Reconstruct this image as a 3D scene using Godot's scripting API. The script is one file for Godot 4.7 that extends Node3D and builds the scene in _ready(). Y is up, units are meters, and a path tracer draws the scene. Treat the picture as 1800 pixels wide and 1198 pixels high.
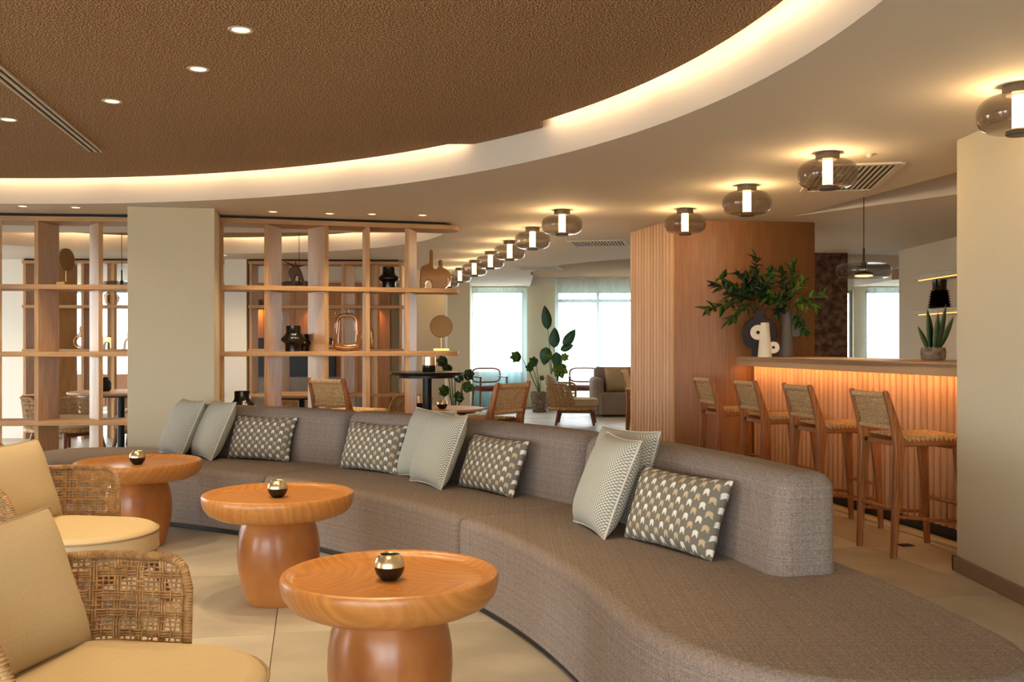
extends Node3D

# ---------------------------------------------------------------- mesh builder
class MB:
	var v := PackedVector3Array()
	var n := PackedVector3Array()
	var uv := PackedVector2Array()
	var ix := PackedInt32Array()

	func vert(p: Vector3, nn: Vector3, t := Vector2.ZERO) -> int:
		v.append(p); n.append(nn); uv.append(t)
		return v.size() - 1

	# a, b, c counter-clockwise seen from outside
	func tri_i(a: int, b: int, c: int) -> void:
		ix.append(a); ix.append(c); ix.append(b)

	func tri(a: Vector3, b: Vector3, c: Vector3) -> void:
		var nn := (b - a).cross(c - a).normalized()
		tri_i(vert(a, nn), vert(b, nn), vert(c, nn))

	func quad(a: Vector3, b: Vector3, c: Vector3, d: Vector3) -> void:
		var nn := (c - a).cross(d - b).normalized()
		var i := vert(a, nn, Vector2(0, 0)); var j := vert(b, nn, Vector2(1, 0)); var k := vert(c, nn, Vector2(1, 1)); var l := vert(d, nn, Vector2(0, 1))
		tri_i(i, j, k); tri_i(i, k, l)

	# rows of points; smooth normals; flip turns the surface inside out
	func grid(rows: Array, close_u := false, close_v := false, flip := false, uv_scale := Vector2.ONE) -> void:
		var nr := rows.size()
		var nc: int = rows[0].size()
		var base := v.size()
		for i in nr:
			var row: PackedVector3Array = rows[i]
			var up: PackedVector3Array = rows[(i + 1) % nr] if (close_v or i + 1 < nr) else row
			var dn: PackedVector3Array = rows[(i - 1 + nr) % nr] if (close_v or i > 0) else row
			for j in nc:
				var jr := (j + 1) % nc if (close_u or j + 1 < nc) else j
				var jl := (j - 1 + nc) % nc if (close_u or j > 0) else j
				var du := row[jr] - row[jl]
				var dv := up[j] - dn[j]
				if du.length_squared() < 1e-12:
					du = up[jr] - up[jl] + dn[jr] - dn[jl]
				var nn := du.cross(dv)
				if nn.length_squared() < 1e-16:
					nn = Vector3.UP
				nn = nn.normalized()
				vert(row[j], -nn if flip else nn, Vector2(float(j) / maxf(1, nc - 1), float(i) / maxf(1, nr - 1)) * uv_scale)
		var cu := nc if close_u else nc - 1
		var cv := nr if close_v else nr - 1
		for i in cv:
			for j in cu:
				var a := base + i * nc + j
				var b := base + i * nc + (j + 1) % nc
				var c := base + ((i + 1) % nr) * nc + (j + 1) % nc
				var d := base + ((i + 1) % nr) * nc + j
				if flip:
					tri_i(a, c, b); tri_i(a, d, c)
				else:
					tri_i(a, b, c); tri_i(a, c, d)

	# box with softly rounded edges
	func box(c: Vector3, s: Vector3, b := 0.004, q := Basis.IDENTITY) -> void:
		var h := s * 0.5
		b = minf(b, minf(h.x, minf(h.y, h.z)) * 0.9)
		var at := {}
		for ax in 3:
			for sg in [-1, 1]:
				var nn := Vector3.ZERO
				nn[ax] = sg
				for s1 in [-1, 1]:
					for s2 in [-1, 1]:
						var p := Vector3.ZERO
						p[ax] = sg * h[ax]
						p[(ax + 1) % 3] = s1 * (h[(ax + 1) % 3] - b)
						p[(ax + 2) % 3] = s2 * (h[(ax + 2) % 3] - b)
						at[[ax, sg, s1, s2]] = vert(c + q * p, q * nn, Vector2(p[(ax + 1) % 3], p[(ax + 2) % 3]))
		for ax in 3:
			for sg in [-1, 1]:
				_out(at[[ax, sg, -1, -1]], at[[ax, sg, 1, -1]], at[[ax, sg, 1, 1]], c)
				_out(at[[ax, sg, -1, -1]], at[[ax, sg, 1, 1]], at[[ax, sg, -1, 1]], c)
		for ax in 3:                      # edge along axis ax+2 between faces ax and ax+1
			var bx := (ax + 1) % 3
			for sa in [-1, 1]:
				for sb in [-1, 1]:
					var a0: int = at[[ax, sa, sb, -1]]
					var a1: int = at[[ax, sa, sb, 1]]
					var b0: int = at[[bx, sb, -1, sa]]
					var b1: int = at[[bx, sb, 1, sa]]
					_out(a0, a1, b1, c); _out(a0, b1, b0, c)
		for sx in [-1, 1]:
			for sy in [-1, 1]:
				for sz in [-1, 1]:
					_out(at[[0, sx, sy, sz]], at[[1, sy, sz, sx]], at[[2, sz, sx, sy]], c)

	func _out(a: int, b: int, c: int, o: Vector3) -> void:
		var nn := (v[b] - v[a]).cross(v[c] - v[a])
		if nn.dot((v[a] + v[b] + v[c]) / 3.0 - o) >= 0:
			tri_i(a, b, c)
		else:
			tri_i(a, c, b)

	# profile (radius, height) from bottom outside up; sharp corners above 35 degrees
	func lathe(prof: PackedVector2Array, seg := 32, o := Vector3.ZERO, q := Basis.IDENTITY, uv_r := 0.0) -> void:
		var k := prof.size()
		var sn := []
		for i in k - 1:
			var t := (prof[i + 1] - prof[i])
			sn.append(Vector2(t.y, -t.x).normalized())
		for i in k - 1:
			var n0: Vector2 = sn[i]
			var n1: Vector2 = sn[i]
			if i > 0 and sn[i - 1].dot(sn[i]) > 0.8:
				n0 = (sn[i - 1] + sn[i]).normalized()
			if i < k - 2 and sn[i + 1].dot(sn[i]) > 0.8:
				n1 = (sn[i + 1] + sn[i]).normalized()
			var b := v.size()
			for j in seg + 1:
				var a := TAU * j / seg
				var e := Vector3(cos(a), 0, sin(a))
				for m in 2:
					var pr := prof[i + m]
					var nn := n0 if m == 0 else n1
					var p := e * pr.x + Vector3(0, pr.y, 0)
					var t := Vector2(p.x, p.z) / uv_r * 0.5 + Vector2(0.5, 0.5) + Vector2(pr.y * 0.35, pr.y * 0.2) / uv_r if uv_r > 0 else Vector2(float(j) / seg, pr.y)
					vert(o + q * p, (q * (e * nn.x + Vector3(0, nn.y, 0))).normalized(), t)
			for j in seg:
				var a0 := b + j * 2
				tri_i(a0, a0 + 1, a0 + 3); tri_i(a0, a0 + 3, a0 + 2)

	func tube(path: PackedVector3Array, r, sides := 8, closed := false, ry := 1.0, upv := Vector3.UP) -> void:
		var rows := []
		var m := path.size()
		for i in m:
			var a := path[(i - 1 + m) % m] if (closed or i > 0) else path[i]
			var b := path[(i + 1) % m] if (closed or i + 1 < m) else path[i]
			var t := (b - a).normalized()
			var s := t.cross(upv)
			if s.length() < 0.05:
				s = t.cross(Vector3.RIGHT)
			s = s.normalized()
			var w := s.cross(t).normalized()
			var rr: float = r if r is float else r[i]
			var row := PackedVector3Array()
			for j in sides:
				var an := TAU * j / sides
				row.append(path[i] + s * cos(an) * rr + w * sin(an) * rr * ry)
			rows.append(row)
		grid(rows, true, closed, true)
		if not closed:
			_cap(rows[0], path[0], path[0] - path[1]); _cap(rows[m - 1], path[m - 1], path[m - 1] - path[m - 2])

	func _cap(row: PackedVector3Array, c: Vector3, dir: Vector3) -> void:
		var nn := dir.normalized()
		var ci := vert(c, nn)
		var b := v.size()
		for p in row:
			vert(p, nn)
		for j in row.size():
			var k := (j + 1) % row.size()
			if (row[j] - c).cross(row[k] - c).dot(nn) > 0:
				tri_i(ci, b + j, b + k)
			else:
				tri_i(ci, b + k, b + j)

	# plan outline (x, z) extruded from y0 to y1 with rounded lower and upper edges; top outline may differ
	func puff(o0: PackedVector2Array, o1: PackedVector2Array, y0: float, y1: float, rb: float, rt: float, seg := 5, crown := 0.0) -> void:
		var m := o0.size()
		var area := 0.0
		for i in m:
			area += o0[i].cross(o0[(i + 1) % m])
		var sg := 1.0 if area > 0 else -1.0
		var rows := []
		var steps := []
		for k in seg + 1:
			var a := PI * 0.5 * k / seg
			steps.append([rb * (1 - sin(a)), y0 + rb * (1 - cos(a))])
		for k in 3:
			steps.append([0.0, lerpf(y0 + rb, y1 - rt, (k + 1) / 4.0)])
		for k in seg + 1:
			var a := PI * 0.5 * k / seg
			steps.append([rt * (1 - cos(a)), y1 - rt + rt * sin(a)])
		for st in steps:
			var t: float = (st[1] - y0) / (y1 - y0)
			var row := PackedVector3Array()
			for i in m:
				var p := o0[i].lerp(o1[i], t)
				var e := (o0[(i + 1) % m].lerp(o1[(i + 1) % m], t) - o0[(i - 1 + m) % m].lerp(o1[(i - 1 + m) % m], t)).normalized()
				var inn := Vector2(-e.y, e.x) * sg
				p += inn * float(st[0])
				row.append(Vector3(p.x, st[1], p.y))
			rows.append(row)
		grid(rows, true, false, area > 0)
		for top in 2:
			var row: PackedVector3Array = rows[rows.size() - 1] if top else rows[0]
			var flat := PackedVector2Array()
			for p in row:
				flat.append(Vector2(p.x, p.z))
			var ti := Geometry2D.triangulate_polygon(flat)
			if ti.is_empty():
				ti = Geometry2D.triangulate_polygon(o1 if top else o0)
			var nn := Vector3.UP if top else Vector3.DOWN
			var b := v.size()
			for p in row:
				vert(p, nn, Vector2(p.x, p.z))
			for i in range(0, ti.size(), 3):
				var a0 := b + ti[i]; var b0 := b + ti[i + 1]; var c0 := b + ti[i + 2]
				if (v[b0] - v[a0]).cross(v[c0] - v[a0]).dot(nn) > 0:
					tri_i(a0, b0, c0)
				else:
					tri_i(a0, c0, b0)

	# flat polygon (x, y) given thickness t along z, bevelled a little
	func plate(poly: PackedVector2Array, t: float, xf := Transform3D.IDENTITY, bev := 0.2) -> void:
		var sub := MB.new()
		sub.puff(poly, poly, -t * 0.5, t * 0.5, minf(t * bev, 0.011), minf(t * bev, 0.011), 3)
		# puff lies in x,z with y up: send (x, y, z) to (x, z, -y)
		var b := v.size()
		for i in sub.v.size():
			var p := sub.v[i]; var nn := sub.n[i]
			vert(xf * Vector3(p.x, p.z, -p.y), (xf.basis * Vector3(nn.x, nn.z, -nn.y)).normalized(), Vector2(p.x, p.z))
		for i in sub.ix.size():
			ix.append(b + sub.ix[i])

	func mesh() -> ArrayMesh:
		var arr := []
		arr.resize(Mesh.ARRAY_MAX)
		arr[Mesh.ARRAY_VERTEX] = v; arr[Mesh.ARRAY_NORMAL] = n; arr[Mesh.ARRAY_TEX_UV] = uv; arr[Mesh.ARRAY_INDEX] = ix
		var m := ArrayMesh.new()
		m.add_surface_from_arrays(Mesh.PRIMITIVE_TRIANGLES, arr)
		return m

# ---------------------------------------------------------------- scene helpers
var used := {}
var M := {}
var rng := RandomNumberGenerator.new()

func V(x: float, y: float, d: float) -> Vector3:          # d: metres in front of the lens plane
	return Vector3(x, y, -d)

func numbered(called: String) -> String:
	var k: int = used.get(called, 0)
	used[called] = k + 1
	return called if k == 0 else "%s_%03d" % [called, k]

func tag(o: Node, label: String, category: String, group := "") -> Node:
	o.set_meta("label", label); o.set_meta("category", category)
	if group: o.set_meta("group", group)
	return o

func thing(called: String, label: String, category: String, at: Vector3, yaw := 0.0, group := "") -> Node3D:
	var o := Node3D.new()
	o.name = numbered(called)
	add_child(o)
	o.position = at; o.rotation.y = yaw
	tag(o, label, category, group)
	return o

func part(called: String, m, mat: Material, parent: Node, label := "") -> MeshInstance3D:
	var o := MeshInstance3D.new()
	o.name = called
	o.mesh = m.mesh() if m is MB else m
	o.material_override = mat
	o.cast_shadow = GeometryInstance3D.SHADOW_CASTING_SETTING_ON
	parent.add_child(o, true)
	if label: o.set_meta("label", label)
	return o

func struct(called: String, m, mat: Material, label := "") -> MeshInstance3D:
	var o := part(numbered(called), m, mat, self, label)
	o.set_meta("kind", "structure")
	return o

func again(o: Node3D, at: Vector3, yaw: float, label: String, base: String) -> Node3D:
	var c: Node3D = o.duplicate()
	c.name = numbered(base)
	add_child(c)
	c.position = at; c.rotation.y = yaw
	c.set_meta("label", label)
	return c

func facing(fx: float, fd: float) -> float:               # yaw that sends -z to the plan direction (fx, fd)
	return atan2(-fx, fd)

func bx(s: Vector3, c := Vector3.ZERO, b := 0.004) -> MB:
	var m := MB.new()
	m.box(c, s, b)
	return m

func lat(p: Array, seg := 32, uv_r := 0.0) -> MB:
	var m := MB.new()
	m.lathe(PackedVector2Array(p), seg, Vector3.ZERO, Basis.IDENTITY, uv_r)
	return m

func arc_pts(c: Vector2, r: float, a0: float, a1: float, k: int) -> PackedVector2Array:
	var o := PackedVector2Array()
	for i in k + 1:
		var a := lerpf(a0, a1, float(i) / k)
		o.append(c + Vector2(cos(a), sin(a)) * r)
	return o

# rounded rectangle (x0,y0)-(x1,y1) with corner radii (rx, ry) for corners 00, 10, 11, 01
func rrect(x0: float, y0: float, x1: float, y1: float, r: Array, k := 6, edge := 0) -> PackedVector2Array:
	var o := PackedVector2Array()
	var cs := [Vector2(x0, y0), Vector2(x1, y0), Vector2(x1, y1), Vector2(x0, y1)]
	var sx := [1, -1, -1, 1]
	var sy := [1, 1, -1, -1]
	for q in 4:
		var rr: Vector2 = r[q]
		var c: Vector2 = cs[q] + Vector2(rr.x * sx[q], rr.y * sy[q])
		for i in k + 1:
			var a := PI + PI * 0.5 * q + PI * 0.5 * i / k
			o.append(c + Vector2(cos(a) * rr.x, sin(a) * rr.y))
		if edge > 0:
			var nq := (q + 1) % 4
			var nr: Vector2 = r[nq]
			var nc: Vector2 = cs[nq] + Vector2(nr.x * sx[nq], nr.y * sy[nq])
			var na := PI + PI * 0.5 * nq
			var p0 := o[o.size() - 1]
			var p1 := nc + Vector2(cos(na) * nr.x, sin(na) * nr.y)
			for e in edge:
				o.append(p0.lerp(p1, (e + 1.0) / (edge + 1.0)))
	return o

# ---------------------------------------------------------------- materials
func mat(called: String, c: Color, rough := 0.7, metal := 0.0, spec := 0.5) -> StandardMaterial3D:
	var m := StandardMaterial3D.new()
	m.resource_name = called
	m.albedo_color = c; m.roughness = rough; m.metallic = metal; m.metallic_specular = spec
	M[called] = m
	return m

func noise_tex(freq: float, c0: Color, c1: Color, oct := 4, size := 512, kind := FastNoiseLite.TYPE_SIMPLEX_SMOOTH, sd := 1, cm: Variant = null) -> NoiseTexture2D:
	var f := FastNoiseLite.new()
	f.noise_type = kind; f.frequency = freq; f.seed = sd
	f.fractal_octaves = oct
	var t := NoiseTexture2D.new()
	t.width = size; t.height = size; t.seamless = true; t.noise = f; t.normalize = true
	var g := Gradient.new()
	g.offsets = PackedFloat32Array([0.15, 0.5, 0.85]) if cm != null else PackedFloat32Array([0.2, 0.8])
	g.colors = PackedColorArray([c0, cm, c1]) if cm != null else PackedColorArray([c0, c1])
	t.color_ramp = g
	return t

func tri_map(m: StandardMaterial3D, t: Texture2D, scale: Vector3, world := false, bump: Texture2D = null, bump_cm := 0.0) -> StandardMaterial3D:
	m.albedo_color = Color.WHITE
	m.albedo_texture = t
	m.uv1_triplanar = true; m.uv1_world_triplanar = world; m.uv1_scale = scale
	if bump:
		m.heightmap_enabled = true; m.heightmap_texture = bump; m.heightmap_scale = bump_cm
	return m

func glow(called: String, c: Color, e: float) -> StandardMaterial3D:
	var m := mat(called, Color(0.9, 0.9, 0.88), 0.6)
	m.emission_enabled = true; m.emission = c; m.emission_energy_multiplier = e
	return m

func linen(c: Color, var_amt: float, sd: int) -> ImageTexture:      # crossed threads
	var s := 256
	var im := Image.create(s, s, false, Image.FORMAT_RGB8)
	var r := RandomNumberGenerator.new()
	r.seed = sd
	var rows := PackedFloat32Array(); var cols := PackedFloat32Array()
	for i in s:
		rows.append(r.randf_range(-1, 1)); cols.append(r.randf_range(-1, 1))
	var f := FastNoiseLite.new()
	f.frequency = 0.03; f.seed = sd
	for y in s:
		for x in s:
			var k: float = rows[y] * 0.6 * (0.25 + f.get_noise_2d(x * 3.0, y * 20.0)) + cols[x] * 0.6 * (0.25 + f.get_noise_2d(x * 20.0, y * 3.0)) + r.randf_range(-0.5, 0.5)
			var b := 1.0 + k * var_amt
			im.set_pixel(x, y, Color(c.r * b, c.g * b, c.b * b))
	return ImageTexture.create_from_image(im)

func check_tex() -> ImageTexture:                                    # small basket checks of the square cushions
	var s := 256
	var im := Image.create(s, s, false, Image.FORMAT_RGB8)
	var r := RandomNumberGenerator.new()
	r.seed = 5
	var a := Color(0.84, 0.83, 0.77); var b := Color(0.53, 0.53, 0.49)
	for y in s:
		for x in s:
			var u := x % 32; var w := y % 32
			var band := int(u / 16.0)
			var on := (w + band * 16) % 32 < 15 + (u % 16) / 4
			var c := a if on else b
			if u % 16 < 2: c = b.lerp(a, 0.3)
			im.set_pixel(x, y, c.darkened(r.randf_range(0.0, 0.12)))
	return ImageTexture.create_from_image(im)

func arrow_tex() -> ImageTexture:                                    # ikat arrow heads of the lumbar cushions
	var s := 256
	var im := Image.create(s, s, false, Image.FORMAT_RGB8)
	var r := RandomNumberGenerator.new()
	r.seed = 9
	var g0 := Color(0.49, 0.47, 0.42); var w0 := Color(0.93, 0.91, 0.85); var t0 := Color(0.79, 0.70, 0.57)
	for y in s:
		for x in s:
			var col := int(x / 32.0)
			var u := (x % 32) / 32.0 - 0.5
			var jag := r.randf_range(-0.03, 0.03) + 0.05 * sin(y * 1.3 + col)
			var w := fposmod(y / 64.0 + (0.5 if col % 2 == 1 else 0.0), 1.0)
			var c := g0
			var notch := 0.22 * (1.0 - absf(u) * 3.0) if absf(u) < 0.33 else 0.0
			if w > 0.08 + absf(u) * absf(u) * 0.9 and w < 0.62 - notch and absf(u) < 0.37 + jag:
				c = w0 if col % 2 == 0 else t0
			im.set_pixel(x, y, c.darkened(r.randf_range(0.0, 0.14)))
	return ImageTexture.create_from_image(im)

func ring_tex() -> ImageTexture:                                     # growth rings of the carved tables
	var s := 512
	var im := Image.create(s, s, false, Image.FORMAT_RGB8)
	var f := FastNoiseLite.new()
	f.frequency = 0.006; f.seed = 3; f.fractal_octaves = 3
	var f2 := FastNoiseLite.new()
	f2.frequency = 0.05; f2.seed = 8
	for y in s:
		for x in s:
			var p := Vector2(x - 285, y - 240)
			var rad := p.length() + 14.0 * f.get_noise_2d(x, y)
			var k := 0.5 + 0.5 * sin(rad * 0.22 + 3.0 * f.get_noise_1d(rad * 2.0))
			k = clampf(k * 0.26 + 0.22 + 0.42 * (0.5 + 0.9 * f2.get_noise_2d(rad * 1.4, p.angle() * 24.0)), 0, 1)
			var c := Color(0.63, 0.39, 0.18).lerp(Color(0.79, 0.55, 0.28), k)
			im.set_pixel(x, y, c)
	return ImageTexture.create_from_image(im)

func materials() -> void:
	var grain := noise_tex(0.012, Color(0.2, 0.2, 0.2), Color(0.8, 0.8, 0.8), 5, 512, FastNoiseLite.TYPE_SIMPLEX_SMOOTH, 4)
	mat("ceiling_paint", Color(0.86, 0.82, 0.77), 0.85)
	mat("wall_paint", Color(0.83, 0.78, 0.68), 0.85)
	mat("white_paint", Color(0.90, 0.89, 0.86), 0.8)
	mat("column_paint", Color(0.81, 0.76, 0.65), 0.8)
	var cork_h := noise_tex(0.11, Color.BLACK, Color.WHITE, 3, 512, FastNoiseLite.TYPE_SIMPLEX, 2)
	tri_map(mat("cork", Color.WHITE, 0.95, 0.0, 0.2), noise_tex(0.11, Color(0.34, 0.25, 0.17), Color(0.98, 0.84, 0.68), 3, 512, FastNoiseLite.TYPE_SIMPLEX, 2, Color(0.63, 0.50, 0.38)), Vector3.ONE * 1.6, true, cork_h, 0.5)
	# floor stone in three tones
	for k in 3:
		var b := 0.025 * k
		tri_map(mat("stone_%d" % k, Color.WHITE, 0.42, 0.0, 0.45), noise_tex(0.008, Color(0.69 - b, 0.66 - b, 0.60 - b), Color(0.77 - b, 0.735 - b, 0.67 - b), 6, 512, FastNoiseLite.TYPE_SIMPLEX_SMOOTH, 20 + k), Vector3(0.45, 0.45, 0.45), true, noise_tex(0.012, Color.BLACK, Color.WHITE, 5, 512, FastNoiseLite.TYPE_SIMPLEX_SMOOTH, 30), 0.12)
	mat("grout", Color(0.47, 0.42, 0.36), 0.9)
	# woods
	var wt := noise_tex(0.012, Color(0.66, 0.495, 0.32), Color(0.745, 0.58, 0.39), 5, 512, FastNoiseLite.TYPE_SIMPLEX_SMOOTH, 4)
	tri_map(mat("oak_v", Color.WHITE, 0.5), wt, Vector3(7.04, 0.36, 7.04), false, grain, 0.02)
	tri_map(mat("oak_h", Color.WHITE, 0.5), wt, Vector3(0.36, 7.04, 7.04), false, grain, 0.02)
	var wp := noise_tex(0.012, Color(0.55, 0.36, 0.20), Color(0.62, 0.415, 0.24), 5, 512, FastNoiseLite.TYPE_SIMPLEX_SMOOTH, 6)
	tri_map(mat("panel_wood", Color.WHITE, 0.5), wp, Vector3(5.72, 0.29, 5.72), false, grain, 0.02)
	var wl := noise_tex(0.012, Color(0.775, 0.605, 0.45), Color(0.80, 0.63, 0.47), 5, 512, FastNoiseLite.TYPE_SIMPLEX_SMOOTH, 9)
	tri_map(mat("slat_wood", Color.WHITE, 0.5), wl, Vector3(6.60, 0.33, 6.60), false)
	tri_map(mat("slat_wood_b", Color.WHITE, 0.5), noise_tex(0.012, Color(0.735, 0.565, 0.41), Color(0.765, 0.595, 0.435), 5, 512, FastNoiseLite.TYPE_SIMPLEX_SMOOTH, 10), Vector3(6.60, 0.33, 6.60), false)
	mat("counter_wood", Color(0.70, 0.56, 0.42), 0.45)
	tri_map(mat("teak", Color.WHITE, 0.45), noise_tex(0.012, Color(0.50, 0.29, 0.14), Color(0.67, 0.42, 0.22), 5, 512, FastNoiseLite.TYPE_SIMPLEX_SMOOTH, 12), Vector3(7.48, 0.65, 7.48), false)
	tri_map(mat("teak_dark", Color.WHITE, 0.45), noise_tex(0.012, Color(0.36, 0.19, 0.10), Color(0.48, 0.27, 0.15), 5, 512, FastNoiseLite.TYPE_SIMPLEX_SMOOTH, 13), Vector3(7.48, 0.65, 7.48), false)
	var tt := mat("table_wood", Color.WHITE, 0.33)
	tt.albedo_texture = ring_tex()
	tri_map(mat("table_base", Color.WHITE, 0.28), noise_tex(0.006, Color(0.60, 0.36, 0.17), Color(0.73, 0.48, 0.25), 4, 512, FastNoiseLite.TYPE_SIMPLEX_SMOOTH, 15), Vector3(1.2, 0.8, 1.2), false)
	# cloth
	var ln := linen(Color(0.52, 0.47, 0.435), 0.5, 2)
	tri_map(mat("sofa_cloth", Color.WHITE, 0.9, 0.0, 0.25), ln, Vector3.ONE * 2.6, true, ln, 0.1)
	tri_map(mat("cushion_cloth", Color.WHITE, 0.9, 0.0, 0.25), linen(Color(0.77, 0.69, 0.55), 0.08, 3), Vector3.ONE * 4.0, false)
	tri_map(mat("cushion_grey", Color.WHITE, 0.9, 0.0, 0.25), linen(Color(0.72, 0.65, 0.53), 0.08, 5), Vector3.ONE * 4.0, false)
	mat("piping_tan", Color(0.62, 0.54, 0.42), 0.9)
	mat("piping_light", Color(0.78, 0.75, 0.68), 0.9)
	var ck := mat("check_cloth", Color.WHITE, 0.9, 0.0, 0.25)
	ck.albedo_texture = check_tex(); ck.uv1_scale = Vector3(3.8, 3.8, 1)
	var ar := mat("arrow_cloth", Color.WHITE, 0.9, 0.0, 0.25)
	ar.albedo_texture = arrow_tex(); ar.uv1_scale = Vector3(1.8, 2.0, 1)
	mat("rose_cloth", Color(0.52, 0.33, 0.30), 0.9)
	# wicker and cord
	tri_map(mat("wicker", Color.WHITE, 0.6), noise_tex(0.03, Color(0.55, 0.41, 0.25), Color(0.80, 0.64, 0.43), 4, 256, FastNoiseLite.TYPE_SIMPLEX_SMOOTH, 17), Vector3.ONE * 3.0, false)
	tri_map(mat("cord", Color.WHITE, 0.75), noise_tex(0.05, Color(0.66, 0.52, 0.35), Color(0.82, 0.69, 0.50), 4, 256, FastNoiseLite.TYPE_SIMPLEX_SMOOTH, 18), Vector3.ONE * 3.0, false)
	# metals, glass, ceramics
	mat("black_metal", Color(0.045, 0.05, 0.055), 0.4, 0.4)
	mat("bronze_metal", Color(0.36, 0.31, 0.27), 0.5, 0.4)
	mat("table_black", Color(0.07, 0.065, 0.06), 0.25)
	var sm := mat("smoked_glass", Color(0.13, 0.10, 0.08, 0.5), 0.02, 0.1, 1.0)
	sm.transparency = BaseMaterial3D.TRANSPARENCY_ALPHA
	var am := mat("amber_glass", Color(0.60, 0.39, 0.13, 0.62), 0.06, 0.25, 0.8)
	am.transparency = BaseMaterial3D.TRANSPARENCY_ALPHA
	var gd := mat("gold_glass", Color(0.80, 0.58, 0.26, 0.72), 0.12, 0.35, 0.7)
	gd.transparency = BaseMaterial3D.TRANSPARENCY_ALPHA
	var cg := mat("clear_glass", Color(0.9, 0.97, 0.97, 0.08), 0.02)
	cg.transparency = BaseMaterial3D.TRANSPARENCY_ALPHA
	mat("black_glaze", Color(0.025, 0.022, 0.02), 0.22)
	mat("silver_gold", Color(0.88, 0.80, 0.64), 0.3, 1.0)
	mat("dark_glass", Color(0.09, 0.065, 0.05), 0.15)
	mat("raffia", Color(0.55, 0.42, 0.26), 0.8)
	mat("brass", Color(0.80, 0.66, 0.42), 0.3, 0.9)
	mat("carved_wood", Color(0.30, 0.19, 0.11), 0.6)
	mat("white_ceramic", Color(0.86, 0.82, 0.73), 0.7)
	mat("charcoal_ceramic", Color(0.17, 0.145, 0.15), 0.75)
	mat("grey_ceramic", Color(0.43, 0.40, 0.37), 0.75)
	tri_map(mat("rough_pot", Color.WHITE, 0.9), noise_tex(0.03, Color(0.36, 0.30, 0.26), Color(0.60, 0.54, 0.47), 5, 256, FastNoiseLite.TYPE_SIMPLEX_SMOOTH, 22), Vector3.ONE * 2.0, false)
	mat("soil", Color(0.12, 0.09, 0.07), 1.0)
	for g in [["leaf_dark", Color(0.13, 0.23, 0.10)], ["leaf_mid", Color(0.22, 0.36, 0.13)], ["leaf_light", Color(0.36, 0.48, 0.14)], ["leaf_blue", Color(0.20, 0.37, 0.27)], ["leaf_edge", Color(0.70, 0.64, 0.30)]]:
		var lm := mat(g[0], g[1], 0.4)
		lm.backlight_enabled = true; lm.backlight = Color(g[1]).darkened(0.3)
	mat("stem", Color(0.24, 0.22, 0.10), 0.7)
	tri_map(mat("copper_plaster", Color.WHITE, 0.5, 0.35), noise_tex(0.02, Color(0.23, 0.16, 0.14), Color(0.50, 0.36, 0.30), 6, 512, FastNoiseLite.TYPE_SIMPLEX_SMOOTH, 25), Vector3.ONE * 0.8, true)
	var cu := mat("curtain", Color(0.86, 0.94, 0.96, 0.36), 0.9, 0.0, 0.1)
	cu.transparency = BaseMaterial3D.TRANSPARENCY_ALPHA
	cu.backlight_enabled = true; cu.backlight = Color(0.8, 0.9, 0.9)
	mat("frame_paint", Color(0.55, 0.60, 0.60), 0.6)
	var sg := mat("sky_dimming_panel", Color(0.60, 0.80, 0.84, 0.955), 0.6)  # nearly opaque tint that dims the sky low in the window
	sg.transparency = BaseMaterial3D.TRANSPARENCY_ALPHA
	mat("terrace", Color(0.83, 0.86, 0.86), 0.9)
	mat("vent_white", Color(0.80, 0.77, 0.71), 0.6)
	mat("vent_dark", Color(0.24, 0.21, 0.18), 0.8)
	mat("baseboard_paint", Color(0.55, 0.45, 0.36), 0.6)
	mat("screen_blue", Color(0.04, 0.06, 0.10), 0.55)
	mat("green_felt", Color(0.02, 0.16, 0.07), 0.9)
	mat("plinth", Color(0.16, 0.12, 0.09), 0.6)
	glow("lamp_tube", Color(1.0, 0.84, 0.58), 9.0)
	glow("downlight_lens", Color(1.0, 0.84, 0.58), 4.0)
	glow("cove_led", Color(1.0, 0.75, 0.42), 4.0)
	glow("bar_led", Color(1.0, 0.62, 0.24), 3.0)
	glow("pendant_disc", Color(1.0, 0.84, 0.60), 4.0)

# ---------------------------------------------------------------- main
const EYE := 1.28
const CEIL := 2.43
const RAISED := 2.62
const COVE := Vector2(-3.88, 3.06)
const COVE_R := 5.13

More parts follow.
